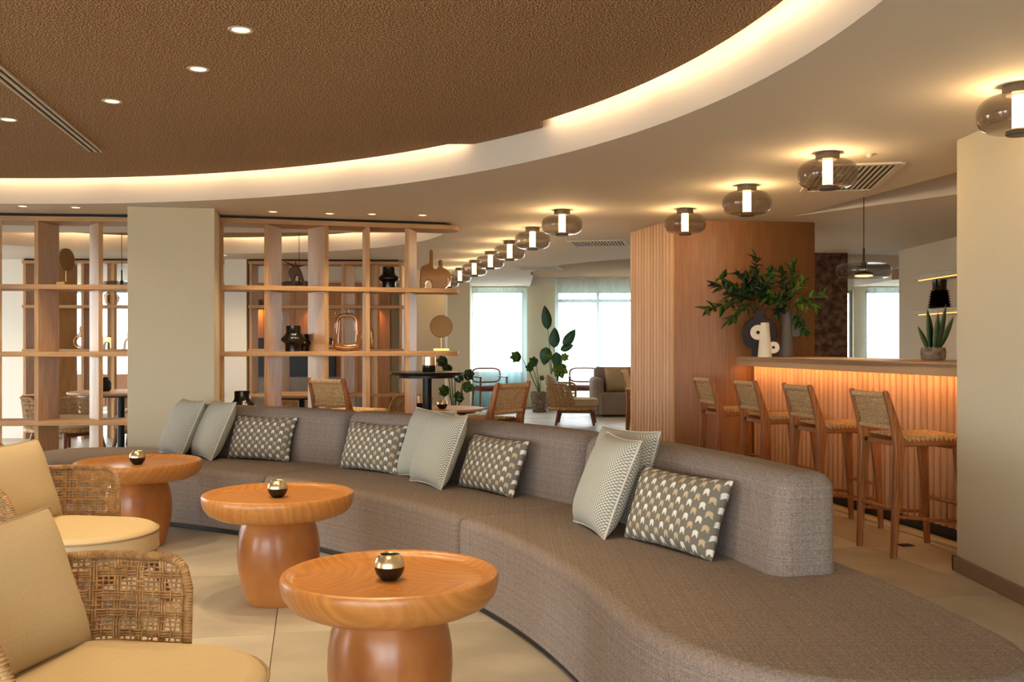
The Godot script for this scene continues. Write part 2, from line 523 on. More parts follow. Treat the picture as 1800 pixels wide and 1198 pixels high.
func _ready() -> void:
	rng.seed = 11
	var cam := Camera3D.new()
	cam.name = "camera"
	cam.projection = Camera3D.PROJECTION_FRUSTUM
	cam.near = 0.05; cam.far = 200.0
	cam.size = 2.0 * 0.05 * 599.0 / 1750.0
	cam.frustum_offset = Vector2(0, 0.05 * 5.0 / 1750.0)
	cam.position = Vector3(0, EYE, 0)
	add_child(cam)
	cam.current = true
	var we := WorldEnvironment.new()
	we.name = "world_environment"
	var env := Environment.new()
	var sky := Sky.new()
	var ps := ProceduralSkyMaterial.new()
	ps.sky_top_color = Color(0.93, 0.96, 0.98); ps.sky_horizon_color = Color(0.97, 0.99, 1.0)
	ps.ground_horizon_color = Color(0.90, 0.92, 0.92); ps.ground_bottom_color = Color(0.66, 0.66, 0.64)
	ps.sun_angle_max = 0.0
	sky.sky_material = ps
	env.background_mode = Environment.BG_SKY
	env.sky = sky
	env.background_energy_multiplier = 20.0
	env.ambient_light_source = Environment.AMBIENT_SOURCE_DISABLED
	env.tonemap_mode = Environment.TONE_MAPPER_LINEAR
	env.tonemap_exposure = 0.95
	env.sdfgi_enabled = true; env.ssao_enabled = true; env.ssil_enabled = true
	we.environment = env
	add_child(we)
	materials()
	floor_and_walls()
	ceilings()
	shelf_units()
	slat_block_and_bar()
	sofa()
	tables()
	armchairs()
	ceiling_lamps()
	downlights()
	stools()
	small_fittings()
	bar_decor()
	shelf_decor()
	far_lounge()
	dining()

func spot(parent: Node, at: Vector3, e: float, angle := 50.0, soft := 0.05, c := Color(1.0, 0.88, 0.69)) -> void:
	var l := SpotLight3D.new()
	l.name = "spot"
	l.light_color = c; l.light_energy = e; l.spot_angle = angle; l.spot_angle_attenuation = 1.0
	l.spot_range = 30.0; l.spot_attenuation = 2.0
	l.light_size = soft; l.shadow_enabled = true
	parent.add_child(l, true)
	l.position = at; l.rotation.x = -PI / 2

func omni(parent: Node, at: Vector3, e: float, soft := 0.03, c := Color(1.0, 0.83, 0.58)) -> void:
	var l := OmniLight3D.new()
	l.name = "omni"
	l.light_color = c; l.light_energy = e; l.omni_range = 30.0; l.omni_attenuation = 2.0
	l.light_size = soft; l.shadow_enabled = true
	parent.add_child(l, true)
	l.position = at

func area(parent: Node, at: Vector3, towards: Vector3, size: Vector2, e: float, c: Color) -> void:
	var l := AreaLight3D.new()
	l.name = "area"
	l.light_color = c; l.light_energy = e; l.area_size = size
	l.area_range = 30.0; l.area_attenuation = 2.0
	l.shadow_enabled = true
	parent.add_child(l, true)
	l.position = at
	l.basis = Basis.looking_at(towards, Vector3.UP if absf(towards.normalized().y) < 0.95 else Vector3.RIGHT)

# ---------------------------------------------------------------- floor, walls, windows
func wall_box(mb: MB, x0: float, x1: float, y0: float, y1: float, d0: float, d1: float) -> void:
	mb.box(V((x0 + x1) / 2, (y0 + y1) / 2, (d0 + d1) / 2), Vector3(absf(x1 - x0), absf(y1 - y0), absf(d1 - d0)), 0.003)

func floor_and_walls() -> void:
	var fl := struct("floor", bx(Vector3(24, 0.2, 27.6), V(0, -0.105, 7.6), 0.0), M.grout, "pale stone tiled floor")
	var tm := bx(Vector3(1.196, 0.012, 1.196), Vector3(0, -0.006, 0), 0.0015)
	var tile_mesh := tm.mesh()
	var yaw := deg_to_rad(-11.3)
	var e1 := Vector2(cos(yaw), -sin(yaw)); var e2 := Vector2(sin(yaw), cos(yaw))     # plan (x, d)
	var org := Vector2(-1.05, 4.4)
	for i in range(-9, 10):
		for j in range(-8, 16):
			var p := org + e1 * (1.2 * (i + 0.5)) + e2 * (1.2 * (j + 0.5))
			if p.x < -9.5 or p.x > 9.0 or p.y < -4.0 or p.y > 19.3 or p.x < -8.0 and p.y < 8.0:
				continue
			var o := part("tile", tile_mesh, M["stone_%d" % (posmod(i * 7 + j * 13, 3))], fl)
			o.position = V(p.x, 0, p.y)
			o.rotation.y = -yaw
	# far wall at d = 20 with its windows
	var wb := MB.new()
	for s in [[-11.0, -9.4], [-5.4, -0.84], [0.26, 0.88], [4.3, 6.3], [6.86, 7.1], [8.6, 10.6]]:
		wall_box(wb, s[0], s[1], 0, 2.62, 20.0, 20.25)
	for s in [[-9.4, -5.4], [-0.84, 0.26], [0.88, 4.3], [6.3, 6.86], [7.1, 8.6]]:
		wall_box(wb, s[0], s[1], 2.36, 2.62, 20.0, 20.25)
	struct("wall_back", wb, M.wall_paint)
	window(-9.4, -5.4, 4, 20.1, 0.0)
	var wa := window(-0.84, 0.26, 1, 20.1, 0.0)
	part("sky_dimming_panel", bx(Vector3(1.0, 0.66, 0.02), V(-0.29, 0.39, 20.06), 0.0), M.sky_dimming_panel, wa)  # frosted panel added to tone down the sky behind the lower curtain
	window(0.88, 4.3, 4, 20.1, 2.15)
	window(6.3, 6.86, 1, 20.1, 0.0)
	window(7.1, 8.6, 2, 20.1, 0.0)
	curtain("sheer white curtain over the window beside the rattan dining chair", -0.88, 0.30, 19.86, 2.40, 3)
	curtain("sheer white curtain behind the far sofa", 0.86, 4.35, 19.86, 2.58, 4)
	curtain("sheer curtain across the window beyond the bar", 7.08, 8.7, 19.86, 2.40, 5)
	curtain("sheer curtain behind the left open shelves", -9.5, -5.3, 19.86, 2.40, 6)
	var ter := MB.new()
	wall_box(ter, -12, 12, 0, 0.72, 22.0, 22.2)
	wall_box(ter, -12, 12, -0.1, -0.02, 20.3, 22.2)
	struct("wall_terrace", ter, M.terrace)
	# side walls
	var wl := MB.new()
	for s in [[-5.2, -3.6], [-1.2, 0.0], [2.4, 9.8], [12.6, 13.6], [16.4, 20.25]]:
		wall_box(wl, -11.2, -11.0, 0, 2.62, s[0], s[1])
	for s in [[-3.6, -1.2], [0.0, 2.4], [9.8, 12.6], [13.6, 16.4]]:
		wall_box(wl, -11.2, -11.0, 2.3, 2.62, s[0], s[1])
	struct("wall_left", wl, M.wall_paint)
	var wr := MB.new()
	wall_box(wr, 10.6, 10.8, 0, 2.62, 12.0, 20.25)
	wall_box(wr, 4.78, 10.8, 0, 2.62, 12.1, 12.3)
	wall_box(wr, 4.78, 4.98, 0, 2.62, -5.2, 12.3)
	struct("wall_right", wr, M.wall_paint)
	# behind the camera: tall windows
	var wn := MB.new()
	for s in [[-11.2, -8.2], [-6.0, -5.4], [-3.2, -2.6], [-0.4, 0.2], [2.4, 5.0]]:
		wall_box(wn, s[0], s[1], 0, 2.62, -5.4, -5.2)
	for s in [[-8.2, -6.0], [-5.4, -3.2], [-2.6, -0.4], [0.2, 2.4]]:
		wall_box(wn, s[0], s[1], 2.34, 2.62, -5.4, -5.2)
		window(s[0], s[1], 2, -5.3, 0.0)
	struct("wall_front", wn, M.wall_paint)
	# pillar between the left and the middle shelves
	var pl := MB.new()
	var pq := Basis(Vector3.UP, deg_to_rad(11.1))
	pl.box(V(-2.93, CEIL / 2, 8.70), Vector3(0.70, CEIL, 0.66), 0.004, pq)
	struct("wall_pillar", pl, M.column_paint, "pale square pillar between the shelf units")
	var pr := MB.new()
	wall_box(pr, 2.515, 3.2, 0, CEIL, 3.0, 5.63)
	struct("wall_pier", pr, M.column_paint, "pale wall pier at the right edge")
	var pb := MB.new()
	wall_box(pb, 2.495, 2.515, 0, 0.085, 3.0, 5.65)
	wall_box(pb, 2.495, 3.2, 0, 0.085, 5.63, 5.65)
	struct("baseboard_right", pb, M.baseboard_paint)
	# white piers in the dining room
	for s in [[-3.90, -3.60, "left of the far middle shelves"], [-7.6, -6.62, "left of the far left shelves"]]:
		var pm := MB.new()
		wall_box(pm, s[0], s[1], 0, CEIL, 13.5, 14.1)
		struct("wall_pier", pm, M.white_paint, "white pier " + s[2])
	# beige piers right of the middle shelves
	var pc := MB.new()
	wall_box(pc, -1.58, -1.05, 0, CEIL, 15.6, 16.2)
	struct("wall_pier", pc, M.wall_paint, "beige pier behind the round shelf ends")
	var pd := MB.new()
	wall_box(pd, -1.6, -0.80, 0, CEIL, 18.9, 20.0)
	struct("wall_pier", pd, M.wall_paint, "beige wall return beside the curtain")
	# panelled wall of the back lounge
	var wp := struct("wall_panelled", bx(Vector3(3.3, 2.6, 0.12), V(-3.95, 1.3, 18.9)), M.panel_wood)
	for k in 11:
		var b := part("board", bx(Vector3(0.292, 2.42, 0.02), V(-5.45 + 0.3 * k, 1.21, 18.83), 0.003), M.panel_wood, wp)
		b.name = "board"
	# copper pillar beyond the bar
	var cp := MB.new()
	wall_box(cp, 3.83, 4.25, 0, CEIL, 12.6, 13.0)
	struct("wall_copper_pillar", cp, M.copper_plaster, "mottled copper plaster pillar behind the bar")

var window_count := 0
func window(x0: float, x1: float, n: int, d: float, transom: float) -> MeshInstance3D:
	window_count += 1
	var top := 2.36
	var f := MB.new()
	for k in n + 1:
		var x := lerpf(x0, x1, float(k) / n)
		f.box(V(clampf(x, x0 + 0.03, x1 - 0.03), top / 2, d), Vector3(0.06, top, 0.06), 0.004)
	for y in [0.03, top - 0.03]:
		f.box(V((x0 + x1) / 2, y, d), Vector3(x1 - x0, 0.06, 0.055), 0.004)
	if transom > 0:
		f.box(V((x0 + x1) / 2, transom, d), Vector3(x1 - x0, 0.07, 0.055), 0.004)
	var w := struct("window_%d" % window_count, f, M.frame_paint)
	for k in n:
		var a := lerpf(x0, x1, float(k) / n); var b := lerpf(x0, x1, (k + 1.0) / n)
		part("pane", bx(Vector3(b - a - 0.05, top - 0.1, 0.004), V((a + b) / 2, top / 2, d), 0.0), M.clear_glass, w)
	return w

func curtain(label: String, x0: float, x1: float, d: float, top: float, sd: int) -> void:
	var m := MB.new()
	var k := int((x1 - x0) * 42)
	var f := FastNoiseLite.new()
	f.seed = sd; f.frequency = 0.9
	for y in [0]:
		var rows := []
		for r in 7:
			var t := r / 6.0
			var row := PackedVector3Array()
			for i in k + 1:
				var x := lerpf(x0, x1, float(i) / k)
				var amp := lerpf(0.040, 0.028, t)
				row.append(V(x, lerpf(0.015, top, t), d + amp * sin(x * 46.0 + 2.5 * f.get_noise_1d(x * 3.0)) + 0.02 * f.get_noise_2d(x * 2.0, t)))
			rows.append(row)
		m.grid(rows)
	var o := thing("sheer_curtain", label, "curtain", V((x0 + x1) / 2, 0, d))
	var c := part("cloth", m, M.curtain, o)
	c.position = -o.position
	var rail := bx(Vector3(x1 - x0, 0.03, 0.04), V((x0 + x1) / 2, top + 0.012, d))
	part("rail", rail, M.vent_white, o).position = -o.position

# ---------------------------------------------------------------- ceilings
func csg_cyl(c: Vector2, r: float, y0: float, y1: float) -> CSGCylinder3D:
	var o := CSGCylinder3D.new()
	o.radius = r; o.height = y1 - y0; o.sides = 180; o.smooth_faces = true
	o.position = V(c.x, (y0 + y1) / 2, c.y)
	return o

func csg_box(c: Vector3, s: Vector3) -> CSGBox3D:
	var o := CSGBox3D.new()
	o.size = s; o.position = c
	return o

func ceilings() -> void:
	var cl := CSGCombiner3D.new()
	cl.name = "ceiling"
	cl.set_meta("kind", "structure")
	var slab := csg_box(V(0, CEIL + 0.22, 7.5), Vector3(22.4, 0.44, 25.9))
	slab.material = M.ceiling_paint
	cl.add_child(slab)
	var h1 := csg_cyl(COVE, COVE_R, CEIL - 0.2, CEIL + 0.36)
	h1.operation = CSGShape3D.OPERATION_SUBTRACTION; h1.material = M.ceiling_paint
	cl.add_child(h1)
	# dining ring, cut straight along its near side
	var dc := CSGCombiner3D.new()
	dc.operation = CSGShape3D.OPERATION_SUBTRACTION
	var h2 := csg_cyl(DINE, DINE_R, CEIL - 0.2, CEIL + 0.36)
	h2.material = M.ceiling_paint
	dc.add_child(h2)
	var cut := csg_box(V(DINE.x, CEIL, 8.2), Vector3(12, 2, 4.2))
	cut.operation = CSGShape3D.OPERATION_SUBTRACTION; cut.material = M.ceiling_paint
	dc.add_child(cut)
	cl.add_child(dc)
	var h3 := csg_cyl(Vector2(3.8, 16.2), 3.5, CEIL - 0.2, RAISED)
	h3.operation = CSGShape3D.OPERATION_SUBTRACTION; h3.material = M.cork
	cl.add_child(h3)
	var h4 := csg_box(V(3.6, CEIL, 18.18), Vector3(6.48, (RAISED - CEIL) * 2.0, 3.58))
	h4.operation = CSGShape3D.OPERATION_SUBTRACTION; h4.material = M.ceiling_paint
	cl.add_child(h4)
	# wedge-shaped recess above the bar
	var pg := CSGPolygon3D.new()
	pg.polygon = PackedVector2Array([Vector2(2.535, 8.98), Vector2(3.12, 6.0), Vector2(4.55, 6.0)])
	pg.mode = CSGPolygon3D.MODE_DEPTH
	pg.depth = 0.5
	pg.operation = CSGShape3D.OPERATION_SUBTRACTION; pg.material = M.ceiling_paint
	# polygon (x, d) extrudes along -z of the node: turn so that y' -> -z world and depth -> up
	pg.basis = Basis(Vector3(1, 0, 0), Vector3(0, 0, -1), Vector3(0, 1, 0))
	pg.position = Vector3(0, CEIL + 0.28, 0)
	cl.add_child(pg)
	# shallow pockets for the two air grilles over the passage and the one over the bar
	add_child(cl)
	# the suspended brown discs
	var d1 := MB.new()
	disc(d1, COVE, COVE_R, 0.12, [[36.8, 45.3]])
	var c1 := struct("ceiling_disc", d1, M.cork, "round brown cork ceiling over the lounge")
	c1.set_meta("kind", "structure")
	var d2 := MB.new()
	disc(d2, DINE, DINE_R - 0.0, 0.12, [], 10.33)
	struct("ceiling_disc", d2, M.cork, "round brown ceiling over the dining room")
	struct("ceiling_panel", bx(Vector3(6.3, 0.01, 6.9), V(3.57, RAISED - 0.008, 16.25), 0.0), M.cork, "brown raised ceiling over the far lounge")
	# cove light strips: a glowing strip with area lights of its size in front of it
	cove(COVE, COVE_R, -68.0, 36.6, 9, "warm light strip in the cove, right of the gap", 2.6)
	cove(COVE, COVE_R, 45.5, 172.0, 10, "warm light strip in the cove, left of the gap", 2.6)
	cove(DINE, DINE_R, 16.0, 164.0, 6, "warm light strip in the dining room cove", 2.2)
	# slot diffuser in the brown ceiling
	var a := V(-2.35, RAISED - 0.004, 3.95); var b := V(-2.89, RAISED - 0.004, 6.92)
	var sd := thing("slot_diffuser", "long slim air slot in the brown ceiling", "vent", (a + b) / 2, atan2((b - a).x, (b - a).z))
	var ln := (b - a).length()
	for x in [-0.038, 0.038]:
		part("rail", bx(Vector3(0.016, 0.014, ln), Vector3(x, 0, 0), 0.002), M.vent_white, sd)
	part("rail", bx(Vector3(0.022, 0.012, ln), Vector3.ZERO, 0.002), M.vent_white, sd)
	part("slot", bx(Vector3(0.075, 0.004, ln), Vector3(0, 0.003, 0), 0.0), M.vent_dark, sd)
	for g in [[1.48, 6.9, 1.1, 0.5, "air grille between the lamps over the bar aisle", -0.19], [0.985, 11.35, 0.6, 0.62, "square air grille near the slatted block", -0.19], [0.40, 15.0, 0.62, 0.62, "small air grille farthest along the passage", -0.19]]:
		var x: float = g[0]
		if g[4].begins_with("air grille"): x = 2.33
		var t := thing("air_grille", g[4], "vent", V(x, CEIL, g[1]), g[5])
		var w: float = g[3]; var l: float = g[2]
		for s in [-1, 1]:
			part("frame", bx(Vector3(0.045, 0.014, l), Vector3(s * w / 2, -0.006, 0), 0.003), M.vent_white, t)
			part("frame", bx(Vector3(w, 0.014, 0.045), Vector3(0, -0.006, s * l / 2), 0.003), M.vent_white, t)
		part("backing", bx(Vector3(w, 0.004, l), Vector3(0, -0.001, 0), 0.0), M.vent_dark, t)
		var k := int(w / 0.035)
		for i in k:
			part("slat", bx(Vector3(0.016, 0.008, l), Vector3(-w / 2 + (i + 0.5) * w / k, -0.005, 0), 0.002), M.vent_white, t)

const DINE := Vector2(-3.6, 9.7)
const DINE_R := 2.97

func disc(m: MB, c: Vector2, r: float, gap: float, full: Array, dmin := -99.0) -> void:
	var bot := PackedVector2Array()
	var k := 240
	for i in k:
		var a := TAU * i / k
		var rr := r - gap
		for f in full:
			if rad_to_deg(a) > f[0] and rad_to_deg(a) < f[1]:
				rr = r - 0.001
		var p := c + Vector2(cos(a), sin(a)) * rr
		if p.y < dmin: continue
		bot.append(Vector2(p.x, -p.y))
	m.puff(bot, bot, RAISED, CEIL + 0.355, 0.004, 0.004, 2)

func cove(c: Vector2, r: float, a0: float, a1: float, k: int, label: String, e: float) -> void:
	var m := MB.new()
	var mid := deg_to_rad((a0 + a1) / 2)
	var o := thing("cove_light", label, "light strip", V(c.x, 0, c.y))
	var rows := []
	for j in 2:
		var row := PackedVector3Array()
		for i in 61:
			var a := deg_to_rad(lerpf(a0, a1, i / 60.0))
			row.append(V(cos(a) * (r - 0.117), RAISED + 0.035 + 0.03 * j, sin(a) * (r - 0.117)))
		rows.append(row)
	m.grid(rows)
	part("strip", m, M.cove_led, o)
	for i in k:
		var a := deg_to_rad(lerpf(a0, a1, (i + 0.5) / k))
		var ln := deg_to_rad(a1 - a0) / k * r * 0.97
		area(o, V(cos(a) * (r - 0.085), RAISED + 0.05, sin(a) * (r - 0.085)), V(cos(a), -0.25, sin(a)), Vector2(ln, 0.03), e * ln * 0.056, Color(1.0, 0.88, 0.70))

# ---------------------------------------------------------------- open shelves
const TOPS := [0.60, 1.21, 1.805, 2.405]
const BOARD := 0.043

func unit(called: String, label: String, p0: Vector2, p1: Vector2, fins: Array, round_end: bool, depth := 0.36) -> Node3D:
	var u := (p1 - p0).normalized()
	var ln := (p1 - p0).length()
	var o := thing(called, label, "shelf unit", V(p0.x, 0, p0.y), atan2(u.y, u.x), "open oak shelf units")
	var r0 := Vector2(0.004, 0.004)
	var r1 := Vector2(0.20, 0.17) if round_end else r0
	var out := rrect(0.0, -depth, ln, 0.0, [r0, r1, r1, r0], 8)
	for y in TOPS:
		var m := MB.new()
		m.puff(out, out, y - BOARD, y, 0.003, 0.003, 2)
		part("shelf", m, M.oak_h, o)
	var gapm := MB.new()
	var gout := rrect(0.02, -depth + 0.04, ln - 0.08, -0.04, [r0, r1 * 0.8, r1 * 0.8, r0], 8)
	gapm.puff(gout, gout, TOPS[3], CEIL, 0.001, 0.001, 1)  # black fill paints the shade in the gap above the top board
	part("gap_shade_strip", gapm, M.black_metal, o, "black strip standing in for the shade of the gap under the ceiling")
	var y0 := 0.0
	var bays := []
	for y in TOPS:
		bays.append([y0, y - BOARD])
		y0 = y
	for f in fins:
		var dir := Vector2(f[1], f[2]).normalized()
		var s := dir.dot(u); var t := dir.dot(Vector2(-u.y, u.x))
		var fl: float = (depth - 0.02) / maxf(t, 0.6) if t > 0.9 else 0.34
		fl = minf(fl, 0.34)
		for b in bays:
			var m := MB.new()
			m.box(Vector3(0, (b[0] + b[1]) / 2, 0), Vector3(0.038, b[1] - b[0], fl), 0.002)
			var p := part("fin", m, M.oak_v, o)
			p.position = Vector3(float(f[0]) + s * fl * 0.5, 0, -0.015 - t * fl * 0.5)
			p.rotation.y = atan2(-s, t)
	return o

func shelf_units() -> void:
	unit("shelf_unit", "open oak shelf unit right of the pale pillar, with rounded ends", Vector2(-2.63, 8.86), Vector2(-0.47, 9.45), [[0.04, -0.27, 0.96], [0.43, 0.13, 0.99], [0.97, -0.62, 0.78], [1.345, -0.24, 0.97], [1.71, 0.12, 0.99]], true)
	unit("shelf_unit", "open oak shelf unit at the left edge of the view", Vector2(-5.3, 8.66), Vector2(-3.30, 8.855), [[0.80, -0.5, 0.87], [1.11, 0.09, 0.99], [1.66, -0.58, 0.81]], false)
	unit("shelf_unit", "far oak shelf unit seen through the middle shelves", Vector2(-3.58, 13.5), Vector2(-1.48, 13.6), [[0.03, 0, 1], [0.43, 0.1, 1], [1.27, 0.3, 0.95], [1.76, -0.62, 0.78], [2.06, 0, 1]], false)
	unit("shelf_unit", "far oak shelf unit seen through the left shelves", Vector2(-6.60, 13.4), Vector2(-3.92, 13.5), [[0.03, 0, 1], [0.44, 0.45, 0.9], [0.80, -0.05, 1], [1.24, -0.6, 0.8], [1.55, 0.5, 0.87], [2.2, 0.3, 0.95]], false)

# ---------------------------------------------------------------- slatted block and bar
func slat_block_and_bar() -> void:
	var a := Vector2(1.514, 9.23); var b := Vector2(2.865, 9.42); var c := Vector2(2.62, 10.55); var d := Vector2(1.248, 10.30)
	var blk := thing("panelled_block", "tall wood panelled block with a ribbed side at the end of the bar", "wall block", V(a.x, 0, a.y))
	var pm := MB.new()
	var out := PackedVector2Array()
	for p in [a, b, c, d]:
		out.append(Vector2(p.x - a.x, -(p.y - a.y)))
	pm.puff(out, out, 0.0, CEIL - 0.002, 0.002, 0.002, 1)
	part("panel", pm, M.panel_wood, blk)
	var bk := MB.new()
	bk.box(V((d.x - a.x) / 2 - 0.004, CEIL / 2, (d.y - a.y) / 2), Vector3(0.01, CEIL - 0.01, (d - a).length() - 0.02), 0.001, Basis(Vector3.UP, atan2(-(d.x - a.x), d.y - a.y)))
	part("backing", bk, M.teak_dark, blk)
	var k := 14
	var sm := MB.new()
	sm.lathe(PackedVector2Array([Vector2(0.0, 0.0), Vector2(0.027, 0.0), Vector2(0.027, CEIL - 0.002), Vector2(0.0, CEIL - 0.002)]), 16)
	var sme := sm.mesh()
	for i in k:
		var p := a.lerp(d, (i + 0.35) / k)
		var o := part("slat", sme, M.slat_wood if i % 3 else M.slat_wood_b, blk)
		o.position = V(p.x - a.x - 0.014, 0, p.y - a.y - 0.003)
	# the bar
	var q0 := Vector2(2.25, 9.27); var q1 := Vector2(2.945, 5.74)
	var u := (q1 - q0).normalized()
	var ln := (q1 - q0).length()
	var bar := thing("bar_counter", "ribbed wooden bar counter with a light strip under its top", "bar", V(q0.x, 0, q0.y), atan2(u.y, u.x))
	part("body", bx(Vector3(ln, 1.02, 0.42), Vector3(ln / 2, 0.61, -0.25)), M.teak_dark, bar)
	part("plinth", bx(Vector3(ln, 0.1, 0.40), Vector3(ln / 2, 0.05, -0.24)), M.plinth, bar)
	part("kerb", bx(Vector3(ln, 0.018, 0.12), Vector3(ln / 2, 0.009, 0.03)), M.stone_0, bar)
	var bs := MB.new()
	bs.lathe(PackedVector2Array([Vector2(0.0, 0.1), Vector2(0.0275, 0.1), Vector2(0.0275, 1.12), Vector2(0.0, 1.12)]), 18)
	var bsm := bs.mesh()
	var n := int(ln / 0.0722)
	for i in n:
		var o := part("slat", bsm, M.slat_wood if (i * 5) % 7 < 4 else M.slat_wood_b, bar)
		o.position = Vector3((i + 0.6) * 0.0722, 0, -0.014)
	var top := MB.new()
	var oc := rrect(0.03, -0.55, ln, 0.19, [Vector2(0.01, 0.01), Vector2(0.01, 0.01), Vector2(0.01, 0.01), Vector2(0.01, 0.01)], 3)
	top.puff(oc, oc, 1.12, 1.164, 0.003, 0.004, 2)
	top.box(Vector3(ln / 2 + 0.015, 1.121, 0.17), Vector3(ln - 0.03, 0.082, 0.04), 0.003)
	part("worktop", top, M.counter_wood, bar)
	part("light_strip", bx(Vector3(ln - 0.1, 0.008, 0.016), Vector3(ln / 2, 1.114, 0.125), 0.001), M.bar_led, bar)
	for i in 4:
		area(bar, Vector3(ln * (i + 0.5) / 4, 1.107, 0.125), Vector3(0, -1, -0.75), Vector2(ln / 4 * 0.98, 0.016), 0.30, Color(1.0, 0.70, 0.34))

# ---------------------------------------------------------------- curved sofa
const SC := Vector2(-4.70, 2.40)
const R0 := 5.10
const R1 := 6.07

func bend(out: PackedVector2Array) -> PackedVector2Array:            # (arc length at mid radius, radius) to plan (x, z)
	var o := PackedVector2Array()
	for p in out:
		var a := p.x / 5.6
		o.append(Vector2(SC.x + cos(a) * p.y, -(SC.y + sin(a) * p.y)))
	return o

func deg_s(a: float) -> float:
	return deg_to_rad(a) * 5.6

func sofa() -> void:
	var tight := Vector2(0.055, 0.055)
	var mods := [
		["right end of the curved grey sofa, with the rounded chaise nearest the camera", 0.9, 29.8, [Vector2(0.85, 0.54), tight, tight, Vector2(0.42, 0.34)], 12.4, 29.8, 6.19],
		["middle module of the curved grey sofa", 30.0, 53.0, [tight, tight, tight, tight], 30.0, 53.0, R1],
		["left end of the curved grey sofa, with the rounded chaise by the pillar", 53.2, 80.5, [tight, Vector2(0.80, 0.5), Vector2(0.50, 0.40), tight], 53.2, 69.0, R1],
	]
	for m in mods:
		var mid := deg_to_rad((m[1] + m[2]) / 2)
		var at := V(SC.x + cos(mid) * 5.6, 0, SC.y + sin(mid) * 5.6)
		var o := thing("sofa_module", m[0], "sofa", at, 0.0, "curved sofa modules")
		var s := MB.new()
		var out := bend(rrect(deg_s(m[1]), R0, deg_s(m[2]), m[6], m[3], 8, 14))
		s.puff(out, out, 0.035, 0.425, 0.015, 0.045, 6)
		part("seat", s, M.sofa_cloth, o).position = -at
		var pl := MB.new()
		var ri: Array = []
		for c in m[3]:
			ri.append((c as Vector2) * 0.95)
		var po := bend(rrect(deg_s(m[1]) + 0.03, R0 + 0.03, deg_s(m[2]) - 0.03, R1 - 0.03, ri, 6, 10))
		pl.puff(po, po, 0.0, 0.04, 0.002, 0.002, 1)
		part("plinth", pl, M.plinth, o).position = -at
		var b := MB.new()
		var cr := Vector2(0.075, 0.075)
		var b0 := bend(rrect(deg_s(m[4]), 5.79, deg_s(m[5]), R1, [cr, cr, cr, cr], 8, 14))
		var b1 := bend(rrect(deg_s(m[4]) + 0.01, 5.845, deg_s(m[5]) - 0.01, R1, [cr, cr, cr, cr], 8, 14))
		b.puff(b0, b1, 0.40, 0.80, 0.01, 0.07, 7)
		part("backrest", b, M.sofa_cloth, o).position = -at
	# cushions leaning on the backrest: kind, angle, radius, lean, extra yaw, roll
	var sq := "pale basket check square cushion "
	var lu := "grey lumbar cushion with pale arrow pattern "
	var list := [
		[0, 68.6, 5.66, 24.0, 30.0, 0.0, sq + "at the far left end of the sofa, by the pillar"],
		[0, 65.0, 5.60, 24.0, 30.0, 0.0, sq + "second from the left end of the sofa"],
		[1, 60.2, 5.68, 18.0, -4.0, 0.0, lu + "on the left sofa module"],
		[1, 49.0, 5.68, 18.0, 0.0, 0.0, lu + "left on the middle sofa module"],
		[0, 44.0, 5.68, 20.0, 6.0, 0.0, sq + "behind another on the middle sofa module"],
		[0, 41.0, 5.53, 22.0, 12.0, 0.0, sq + "in front of another on the middle sofa module"],
		[1, 36.4, 5.64, 20.0, 2.0, 0.0, lu + "right on the middle sofa module"],
		[0, 24.9, 5.70, 16.0, -6.0, 0.0, sq + "half hidden on the right sofa module"],
		[0, 23.3, 5.50, 22.0, 10.0, 0.0, sq + "in front on the right sofa module"],
		[1, 18.2, 5.62, 20.0, -12.0, 0.0, lu + "nearest the camera, on the right sofa module"],
	]
	for c in list:
		var sqr: bool = c[0] == 0
		var w := 0.46 if sqr else 0.58
		var h := 0.46 if sqr else 0.33
		var a := deg_to_rad(c[1])
		var lean := deg_to_rad(c[3])
		var o := thing("square_cushion" if sqr else "lumbar_cushion", c[6], "cushion", V(SC.x + cos(a) * c[2], 0.425, SC.y + sin(a) * c[2]), 0.0, "cushions on the curved sofa")
		# local -z faces the room
		o.rotation = Vector3.ZERO
		var yaw := facing(-cos(a), -sin(a)) - deg_to_rad(c[4])
		o.basis = Basis(Vector3.UP, yaw) * Basis(Vector3.RIGHT, lean)
		cushion(o, w, h, 0.17 if sqr else 0.15, M.check_cloth if sqr else M.arrow_cloth, M.piping_light if sqr else null, h * 0.5 + 0.0)

var cushion_meshes := {}
func cushion(o: Node3D, w: float, h: float, t: float, cloth: Material, piping, cy: float) -> void:
	var key := "%f %f %f" % [w, h, t]
	if not cushion_meshes.has(key):
		var m := MB.new()
		var n := 20
		for side in [-1, 1]:
			var rows := []
			for i in n + 1:
				var row := PackedVector3Array()
				var y := sin((float(i) / n - 0.5) * PI)
				for j in n + 1:
					var x := sin((float(j) / n - 0.5) * PI)
					row.append(pillow_pt(x, y, w, h, t, side))
				rows.append(row)
			m.grid(rows, false, false, side < 0)
			# planar texture coordinates
			for i in range(m.v.size() - (n + 1) * (n + 1), m.v.size()):
				m.uv[i] = Vector2(m.v[i].x / 0.46 + 0.5, 0.5 - m.v[i].y / 0.46)
		var p := MB.new()
		var path := PackedVector3Array()
		for q in 4:
			for i in 16:
				var f := -1.0 + 2.0 * i / 16.0
				var xy: Vector2 = [Vector2(f, -1), Vector2(1, f), Vector2(-f, 1), Vector2(-1, -f)][q]
				path.append(pillow_pt(xy.x, xy.y, w, h, t, 1))
		p.tube(path, 0.0055, 6, true, 1.0, Vector3(0, 0, 1))
		cushion_meshes[key] = [m.mesh(), p.mesh()]
	var body := part("cover", cushion_meshes[key][0], cloth, o)
	body.position.y = cy
	if piping:
		part("piping", cushion_meshes[key][1], piping, o).position.y = cy

